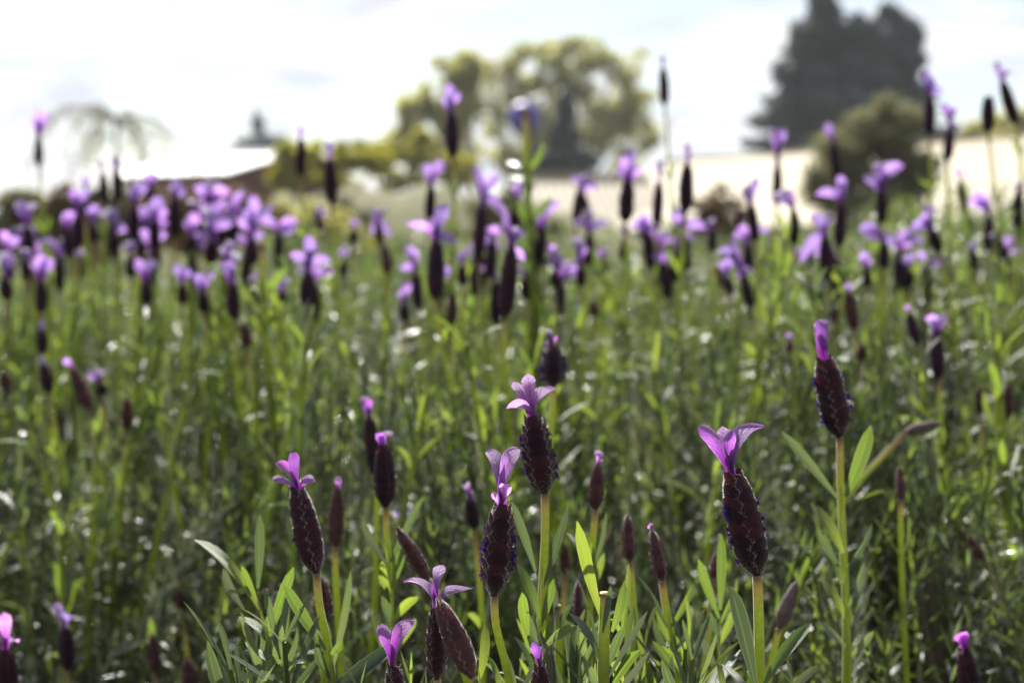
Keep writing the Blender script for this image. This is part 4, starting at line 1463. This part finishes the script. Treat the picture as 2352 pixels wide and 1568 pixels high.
FR, GR = dict(kind='leaf_fresh'), dict(kind='leaf_grey')
px_shoot('leafy stalk with upright leaf pairs below the four-petalled spike', [(1246, 1300), (1240, 1420), (1235, 1568)], 16, 0.386,
         [(1246, 1352, 1308, 1160, 18, 0.386, dict(idx=3)), (1230, 1312, 1178, 1150, 22, 0.384, dict(idx=3)), (1238, 1420, 1206, 1290, 26, 0.384, FR), (1214, 1468, 1186, 1356, 26, 0.38, FR),
          (1250, 1487, 1316, 1406, 24, 0.375, dict(idx=4)), (1240, 1440, 1275, 1330, 22, 0.39, FR), (1234, 1480, 1205, 1400, 22, 0.384), (1236, 1530, 1260, 1420, 22, 0.386, FR), (1232, 1560, 1190, 1460, 22, 0.384), (1232, 1580, 1275, 1500, 20, 0.384)])
px_shoot('pair of broad leaves clasping the straight pinkish stem', [(1746, 1566), (1748, 1620)], 10, 0.352,
         [(1734, 1572, 1687, 1345, 42, 0.350, dict(idx=3, roll=0.5)), (1756, 1572, 1840, 1412, 32, 0.352, dict(kind='leaf_fresh', idx=0, roll=-0.5)), (1660, 1600, 1661, 1524, 18, 0.35, FR), (1790, 1620, 1872, 1500, 20, 0.355, GR), (1730, 1620, 1690, 1520, 22, 0.356)])
px_shoot('tall leafy stalk under the deep-purple topped spike', [(1932, 1120), (1938, 1260), (1945, 1430), (1950, 1568)], 15, 0.427,
         [(1942, 1140, 2007, 978, 36, 0.425, dict(kind='leaf_fresh', idx=3)), (1922, 1142, 1798, 988, 24, 0.427, dict(idx=3)), (1936, 1270, 1884, 1150, 30, 0.425, FR), (1945, 1300, 2035, 1200, 16, 0.427), (1925, 1300, 1870, 1215, 20, 0.427),
          (1940, 1340, 1900, 1250, 26, 0.426, FR), (1945, 1400, 2000, 1290, 18, 0.427), (1942, 1420, 1905, 1330, 24, 0.427, FR), (1950, 1440, 1990, 1370, 20, 0.427, GR), (1945, 1490, 1890, 1420, 18, 0.427), (1950, 1510, 2010, 1450, 18, 0.427)])
px_shoot('leafy shoot with long curved leaf beside the leaning maroon spike', [(590, 1360), (605, 1430), (640, 1568)], 16, 0.395,
         [(575, 1370, 474, 1193, 32, 0.395, dict(kind='leaf_fresh', idx=2)), (560, 1400, 489, 1313, 20, 0.393, GR), (592, 1350, 600, 1180, 24, 0.40, dict(idx=3)), (596, 1400, 545, 1300, 20, 0.396, FR), (620, 1460, 665, 1290, 26, 0.394, FR),
          (610, 1470, 580, 1400, 24, 0.392, FR), (630, 1500, 660, 1400, 22, 0.395), (630, 1530, 590, 1470, 22, 0.393, FR), (640, 1560, 690, 1450, 22, 0.395)])
px_shoot('leaf pair hugging the yellow-green stem of leaning spike', [(757, 1490), (762, 1568)], 14, 0.386,
         [(748, 1492, 638, 1342, 28, 0.383, dict(kind='leaf_fresh', idx=1)), (760, 1502, 788, 1476, 20, 0.384, FR), (762, 1540, 820, 1310, 20, 0.39), (760, 1560, 700, 1480, 22, 0.386)])
px_shoot('pruned leafy twig ending in a level bright leaf', [(640, 1560), (600, 1600)], 8, 0.38, [(703, 1533, 604, 1521, 26, 0.378, dict(kind='leaf_fresh', idx=3, roll=0.2)), (640, 1565, 560, 1540, 16, 0.38)])
px_shoot('leafy stalk under the maroon tiny-petalled spike', [(893, 1290), (900, 1420), (905, 1568)], 15, 0.432,
         [(890, 1300, 808, 1195, 18, 0.432, GR), (892, 1290, 868, 1215, 24, 0.43, FR), (896, 1290, 968, 1130, 16, 0.434), (900, 1350, 930, 1240, 24, 0.43, FR), (898, 1370, 850, 1290, 22, 0.43, FR), (902, 1430, 945, 1340, 24, 0.43, FR), (900, 1440, 860, 1340, 22, 0.43), (904, 1500, 950, 1410, 22, 0.43, FR), (902, 1520, 850, 1430, 20, 0.43, FR)])
px_shoot('leafy stalk carrying the greenish-brown and mauve buds', [(1355, 1330), (1350, 1450), (1350, 1568)], 12, 0.435,
         [(1356, 1330, 1398, 1175, 16, 0.435), (1354, 1320, 1322, 1210, 16, 0.435, FR), (1354, 1370, 1390, 1270, 18, 0.435, FR), (1352, 1400, 1310, 1300, 18, 0.435), (1352, 1470, 1400, 1390, 18, 0.435, FR), (1352, 1500, 1300, 1420, 16, 0.435)])
px_shoot('leafy stalk carrying the reddish bud with narrow leaf tips', [(1535, 1400), (1545, 1480), (1550, 1600)], 14, 0.405,
         [(1532, 1440, 1470, 1320, 18, 0.405), (1540, 1440, 1605, 1345, 18, 0.405, FR), (1540, 1480, 1500, 1390, 20, 0.405, FR), (1545, 1500, 1620, 1400, 16, 0.405, GR), (1548, 1540, 1500, 1470, 18, 0.405, FR), (1548, 1540, 1590, 1450, 20, 0.405, FR), (1548, 1580, 1510, 1500, 20, 0.405)])
px_shoot('leafy shoot standing between reddish bud and straight pinkish stem', [(1655, 1400), (1652, 1480), (1650, 1600)], 12, 0.42,
         [(1654, 1400, 1660, 1225, 24, 0.42, dict(kind='leaf_fresh', idx=3)), (1652, 1420, 1592, 1280, 22, 0.42, FR), (1654, 1430, 1700, 1330, 20, 0.42, FR), (1652, 1470, 1610, 1390, 18, 0.42), (1652, 1480, 1690, 1400, 20, 0.42, FR), (1650, 1540, 1600, 1460, 18, 0.42, GR), (1650, 1550, 1700, 1480, 18, 0.42)])
px_shoot('low leafy shoot in front of the rabbit-eared spike stem', [(1100, 1540), (1105, 1620)], 12, 0.35,
         [(1100, 1560, 1130, 1440, 26, 0.356, FR), (1150, 1600, 1128, 1505, 24, 0.352, FR), (1095, 1600, 1085, 1555, 16, 0.342, FR), (1190, 1600, 1155, 1470, 18, 0.36), (1200, 1580, 1240, 1500, 18, 0.356, GR)])


# ================================================================== the mass of lavender foliage
def shoot_spec(rs, n_nodes, spread, fine=1.0):
    """list of leaves (pos, dir, out, L, W) on a stem along +Z whose tip is at z = 0"""
    out = []
    z = 0.0
    a = rs.uniform(0, 6.28)
    for k in range(n_nodes):
        f = k / (n_nodes - 1)
        for s in (0, math.pi):
            an = a + s + rs.uniform(-0.25, 0.25)
            o = Vector((math.cos(an), math.sin(an), 0))
            inc = (0.28 + 0.55 * f) * spread * rs.uniform(0.7, 1.3)
            dr = (Vector((0, 0, 1)) * math.cos(inc) + o * math.sin(inc)).normalized()
            L = rs.uniform(0.015, 0.027) * fine * (0.65 + 0.5 * min(1, f * 2.2))
            out.append((Vector((0, 0, z)), dr, o, L, L * rs.uniform(0.075, 0.125)))
            if k > 1 and rs.random() < 0.55:      # axillary tuft
                dr2 = (dr + Vector((rs.gauss(0, 0.25), rs.gauss(0, 0.25), 0.25))).normalized()
                out.append((Vector((0, 0, z + 0.001)), dr2, o, L * 0.6, L * 0.09))
        a += math.pi / 2
        z -= rs.uniform(0.006, 0.010) * (0.4 + 0.6 * fine)
    return out, z


SPECS = [shoot_spec(random.Random(100 + i), 9 + i % 3, 0.75 + 0.11 * (i % 5)) for i in range(10)]
FINE = [shoot_spec(random.Random(300 + i), 17 + i % 3, 1.15 + 0.14 * (i % 5), 0.58) for i in range(10)]
LO = [leaf_lo(1, 1, b, f) for b, f in ((0.4, 0.5), (-0.4, 0.35), (0.8, 0.6), (0.1, 0.4))]


def shoot_numpy(si, specs=None):
    spec, zb = (specs or SPECS)[si]
    Vs, Fs, UVs, Ts = [], [], [], []
    o = 0
    rs = random.Random(500 + si)
    for (p, d, out, L, W) in spec:
        v, f, uv = LO[rs.randrange(4)]
        m = np.array(frame_matrix(p, d, out, W, W, L))
        Vs.append(v @ m[:3, :3].T + m[:3, 3])
        Fs.append(f + o)
        UVs.append(uv)
        Ts.append(np.full(len(v), rs.random() * 0.5))
        o += len(v)
    return np.concatenate(Vs), np.concatenate(Fs), np.concatenate(UVs), np.concatenate(Ts)


SHN = [shoot_numpy(i, FINE) for i in range(len(FINE))]
# shoots of a few shared meshes
SH_LEAVES = {}
for i in range(len(SPECS)):
    v, f, uv, t = SHN[i]
    for mk in ('leaf', 'leaf_fresh', 'leaf_grey'):
        SH_LEAVES[i, mk] = mesh_from('leaves', v, f, M[mk], uv, t)
SH_STEM = []
for i in range(len(SPECS)):
    zb = min(SPECS[i][1], FINE[i][1])
    V, F, UV = tube_geo([Vector((0, 0, 0.002)), Vector((0, 0, zb * 0.5)), Vector((0.001, 0.001, zb)), Vector((0.004, 0.002, zb - 0.09))], [0.0006, 0.0009, 0.0012, 0.0016], 5)
    SH_STEM.append(mesh_from('stem', V, F, M['woody'], UV))


def top_y(px, d):
    """height of the bush (as a photo row) : a front row of shoots, a dark hollow behind it, then the main mound"""
    front = float(np.interp(d, [0.30, 0.335, 0.38, 0.43, 0.47], [1900, 1660, 1500, 1440, 1800]))
    front += 900 * min(1, max(0, (540 - px) / 120)) + 500 * min(1, max(0, (px - 1900) / 150))
    e = 0.56 + 0.07 * min(1, max(0, (560 - px) / 200)) - 0.06 * min(1, max(0, (px - 1700) / 300))
    e += 0.025 * math.sin(px / 170.0) + 0.015 * math.sin(px / 61.0)
    mound = float(np.interp(d - e, [-0.06, 0.0, 0.05, 0.14, 0.29, 0.44, 0.64, 1.1], [2300, 1300, 1030, 860, 715, 625, 552, 530]))
    if d > 0.75:
        k = min(1, (d - 0.75) / 0.2)
        mound += 60 * min(1, max(0, (700 - px) / 250)) * k
        mound -= 100 * min(1, max(0, (px - 1850) / 300)) * k
        mound -= 50 * min(1, max(0, (250 - px) / 250)) * k
    return min(front, mound)


cl_r = random.Random(11)
CLUMPS = [(cl_r.uniform(-0.7, 0.7), cl_r.uniform(0.28, 1.7)) for _ in range(170)]


def clump(x, y):
    """0 between the tufts of the bush, 1 on top of a tuft"""
    q = min((x - a) ** 2 + (y - b) ** 2 for a, b in CLUMPS)
    return math.exp(-q / (2 * 0.03 ** 2))


cands = []
D0, D1 = 0.315, 1.65
while len(cands) < 2950:
    d = math.sqrt(random.uniform(D0 ** 2, D1 ** 2))
    px = random.uniform(-420, 2772)
    y = top_y(px, d) + abs(random.gauss(0, 1)) * 0.018 * FPX / d - 0.012 * FPX / d * random.random()
    p = P(px, y, d)
    ck_ = clump(p.x, p.y)
    if random.random() > 0.25 + 0.75 * ck_:
        continue
    dz_ = 0.03 * (ck_ - 0.75)
    p.z += dz_
    y -= dz_ * FPX / d
    cands.append((d, px, y, p))
cands.sort(key=lambda c: c[0])
near, rest = [], []
for c in cands:
    if len(near) < 215 and -20 < c[1] < 2372 and c[2] < 1560:
        near.append(c)
    else:
        rest.append(c)


def shoot_matrix(p, scale, lean=0.19):
    tilt = Vector((random.gauss(0, lean), random.gauss(0, lean) - 0.05, 1)).normalized()
    q = Vector((0, 0, 1)).rotation_difference(tilt)
    return Matrix.Translation(p) @ q.to_matrix().to_4x4() @ Matrix.Rotation(random.uniform(0, 6.28), 4, 'Z') @ Matrix.Scale(scale, 4)


MARKS = [(1740, 1450, 'at the straight pinkish stem'), (1150, 1400, 'beside the rabbit-eared spike'), (1250, 1250, 'below the four-petalled spike'), (1935, 1200, 'below the deep-purple topped spike'),
         (740, 1400, 'beside the leaning maroon spike'), (885, 1230, 'below the maroon tiny-petalled spike'), (1000, 1500, 'beside the drooping lilac petals'), (1365, 1230, 'by the greenish-brown bud'),
         (1500, 1350, 'by the reddish bud'), (1390, 1480, 'by the stubby cut stem'), (1800, 1400, 'by the grey-mauve downy bud'), (2220, 1500, 'by the closed blue-purple beak'), (1270, 950, 'by the stubby blackish-purple spike'),
         (500, 1300, 'beside the long curved leaf'), (200, 1400, 'in dark empty foliage before the leaning spike'), (2160, 950, 'below the flat-topped lilac spike'), (1000, 850, 'at the long arching yellow stem'),
         (290, 1050, 'below the purple-brown buds'), (620, 950, 'below the thin pruned stem'), (1600, 1000, 'behind the three flared petals'), (1800, 900, 'behind the tall narrow petal'), (2250, 1200, 'by the level tilted bud')]


def near_place(px, y):
    return min(MARKS, key=lambda q: math.hypot((q[0] - px) * 1.0, (q[1] - y) * 0.7))[2]


n_detail = 0
for (d, px, y, p) in near:
    si = random.randrange(len(SPECS))
    mk = random.choices(('leaf', 'leaf_fresh', 'leaf_grey'), (4, 4, 2) if d > 0.5 else (5, 4, 0.8))[0]
    m = shoot_matrix(p, random.uniform(0.85, 1.3))
    tone = {'leaf': 'green', 'leaf_fresh': 'bright green', 'leaf_grey': 'grey-green'}[mk]
    place = near_place(px, y)
    lab = '%s lavender shoot %s %s' % ('large' if m.to_scale()[0] > 1.08 else 'small', 'with %s leaves' % tone, place)
    root = thing('lavender_shoot', m.translation, lab, 'leafy shoot', 'shoots: ' + lab)
    root.rotation_euler = m.to_euler()
    s = m.to_scale()[0]
    root.scale = (s, s, s)
    add('stem', SH_STEM[si], root)
    if d < 0.47:
        n_detail += 1
        for (q, dr, out, L, W) in SPECS[si][0]:
            idx = random.randrange(6)
            ref = (0.13, 0.15, 0.11, 0.17, 0.12, 0.14)[idx]
            add('leaf', LEAF_MESH[mk][idx], root, frame_matrix(q, dr, out, W * 1.3 / ref, W * 1.3 / ref, L * 1.25))
    else:
        tag(add('leaves', SH_LEAVES[si, mk], root), kind='stuff')

# tall fresh stalks standing out of the mound, their leaves lit through
STALK_MESH = []
for i in range(5):
    V, F, UV = tube_geo([Vector((0, 0, 0.004)), Vector((0.001, 0, -0.03)), Vector((0, 0.001, -0.07)), Vector((0.004, 0.002, -0.16))], [0.0008, 0.0011, 0.0014, 0.0017], 6)
    STALK_MESH.append(mesh_from('stem', V, F, M['stem'], [(a, 0.25 + 0.4 * b) for a, b in UV]))
for k in range(78):
    d = random.uniform(0.60, 1.02)
    px = random.uniform(10, 2340)
    y = top_y(px, d) - random.uniform(-0.01, 0.035) * FPX / d
    m = shoot_matrix(P(px, y, d), random.uniform(1.0, 1.35))
    near_soft = min(SOFT, key=lambda r: math.hypot(r[0] - px, r[1] - y))
    where = near_place(px, y) if y > 800 else 'rooted near a ' + ' '.join(soft_label(near_soft).split()[2:])
    where = ' '.join(where.split()[:9])
    mk = random.choice(('leaf_fresh', 'leaf_fresh', 'leaf'))
    lab = 'upright leafy stalk with %s leaves %s' % ({'leaf': 'dull', 'leaf_fresh': 'glowing'}[mk], where)
    root = thing('leafy_stalk', m.translation, lab, 'leafy stalk', 'stalks: ' + lab)
    root.rotation_euler = m.to_euler()
    sc_ = m.to_scale()[0]
    root.scale = (sc_, sc_, sc_)
    add('stem', STALK_MESH[k % 5], root)
    rs = random.Random(900 + k)
    a = rs.uniform(0, 6.28)
    z = 0.0
    for j in range(rs.choice((4, 5, 6))):
        for sgn in (0, math.pi):
            an = a + sgn + rs.uniform(-0.2, 0.2)
            o_ = Vector((math.cos(an), math.sin(an), 0))
            inc = rs.uniform(0.25, 0.6) + 0.06 * j
            dr = Vector((0, 0, math.cos(inc))) + o_ * math.sin(inc)
            idx = rs.randrange(6)
            ref = (0.13, 0.15, 0.11, 0.17, 0.12, 0.14)[idx]
            L = rs.uniform(0.013, 0.021)
            W = rs.uniform(0.0020, 0.0030)
            add('leaf', LEAF_MESH[mk][idx], root, frame_matrix(Vector((0, 0, z)), dr, o_, W / ref, W / ref, L))
        a += math.pi / 2
        z -= rs.uniform(0.009, 0.016)

# everything else: the uncountable foliage of the bush, several layers deep
VV, FF, UU, TT, MI = [], [], [], [], []
off = 0


def put(p, mi, scale):
    global off
    v, f, uv, t = SHN[random.randrange(len(SHN))]
    m = np.array(shoot_matrix(p, scale, 0.48))
    VV.append(v @ m[:3, :3].T + m[:3, 3])
    FF.append(f + off)
    UU.append(uv)
    TT.append(t + random.random() * 0.5)
    MI.append(np.full(len(f), mi))
    off += len(v)


for (d, px, y, p) in rest:
    put(p, random.choices((0, 1, 2), (3.5, 3.2, 4) if d > 0.6 else (5, 3, 2))[0], random.uniform(0.9, 1.35))
for _ in range(2650):
    d = math.sqrt(random.uniform(0.30 ** 2, 1.6 ** 2)) if random.random() < 0.3 else random.uniform(0.44, 0.85)
    px = random.uniform(-420, 2772)
    p = P(px, top_y(px, d), d) - Vector((0, 0, random.uniform(0.02, 0.22)))
    put(p, random.choices((0, 1, 2), (6, 1.5, 4))[0], random.uniform(0.9, 1.4))
V = np.concatenate(VV)
fol = add('lavender_foliage', mesh_from('lavender_foliage', V, np.concatenate(FF).astype(np.int32), [M['leaf'], M['leaf_fresh'], M['leaf_grey']], np.concatenate(UU), np.concatenate(TT), np.concatenate(MI)))
tag(fol, 'dense narrow grey-green leaves filling the lavender bush below the flowers', 'foliage', None, 'stuff')

# woody framework that carries the bush, from the soil up to the leaves
Vb, Fb, Ub = [], [], []
for _ in range(420):
    d = math.sqrt(random.uniform(0.30 ** 2, 1.6 ** 2))
    px = random.uniform(-300, 2652)
    tp = P(px, top_y(px, d), d) - Vector((0, 0, 0.06))
    ft = Vector((round(tp.x / 0.28) * 0.28, round(tp.y / 0.28) * 0.28, -0.01))
    mid = ft.lerp(tp, 0.5) + Vector((random.gauss(0, 0.02), random.gauss(0, 0.02), 0))
    v, f, uv = tube_geo(catmull([ft, mid, tp], 6), [0.007, 0.006, 0.005, 0.004, 0.003, 0.002], 5, False)
    o = len(Vb)
    Vb += v
    Fb += [tuple(i + o for i in q) for q in f]
    Ub += [(a, 0.9) for a, b in uv]
br = add('branches', mesh_from('branches', Vb, Fb, M['woody'], Ub), fol)
tag(br, kind='stuff')

# ================================================================== added thin volume: stands in for backlight glare veiling the far trees
hm, hnt, hout = new_mat('glare_veil')
pv = N(hnt, 'ShaderNodeVolumePrincipled')
pv.inputs['Color'].default_value = (0.93, 0.96, 1.0, 1)
pv.inputs['Density'].default_value = 0.00045
pv.inputs['Anisotropy'].default_value = 0.25
hnt.links.new(pv.outputs[0], hout.inputs['Volume'])
hv = [(x, y, z) for z in (-1.0, 22.0) for y in (-62, 482) for x in (-322, 322)]
hz = add('glare_veil', mesh_from('glare_veil', hv, [(0, 2, 3, 1), (4, 5, 7, 6), (0, 1, 5, 4), (2, 6, 7, 3), (0, 4, 6, 2), (1, 3, 7, 5)], hm, smooth=False))
tag(hz, 'thin added volume standing in for backlight glare over the field', 'glare_veil', None, 'stuff')
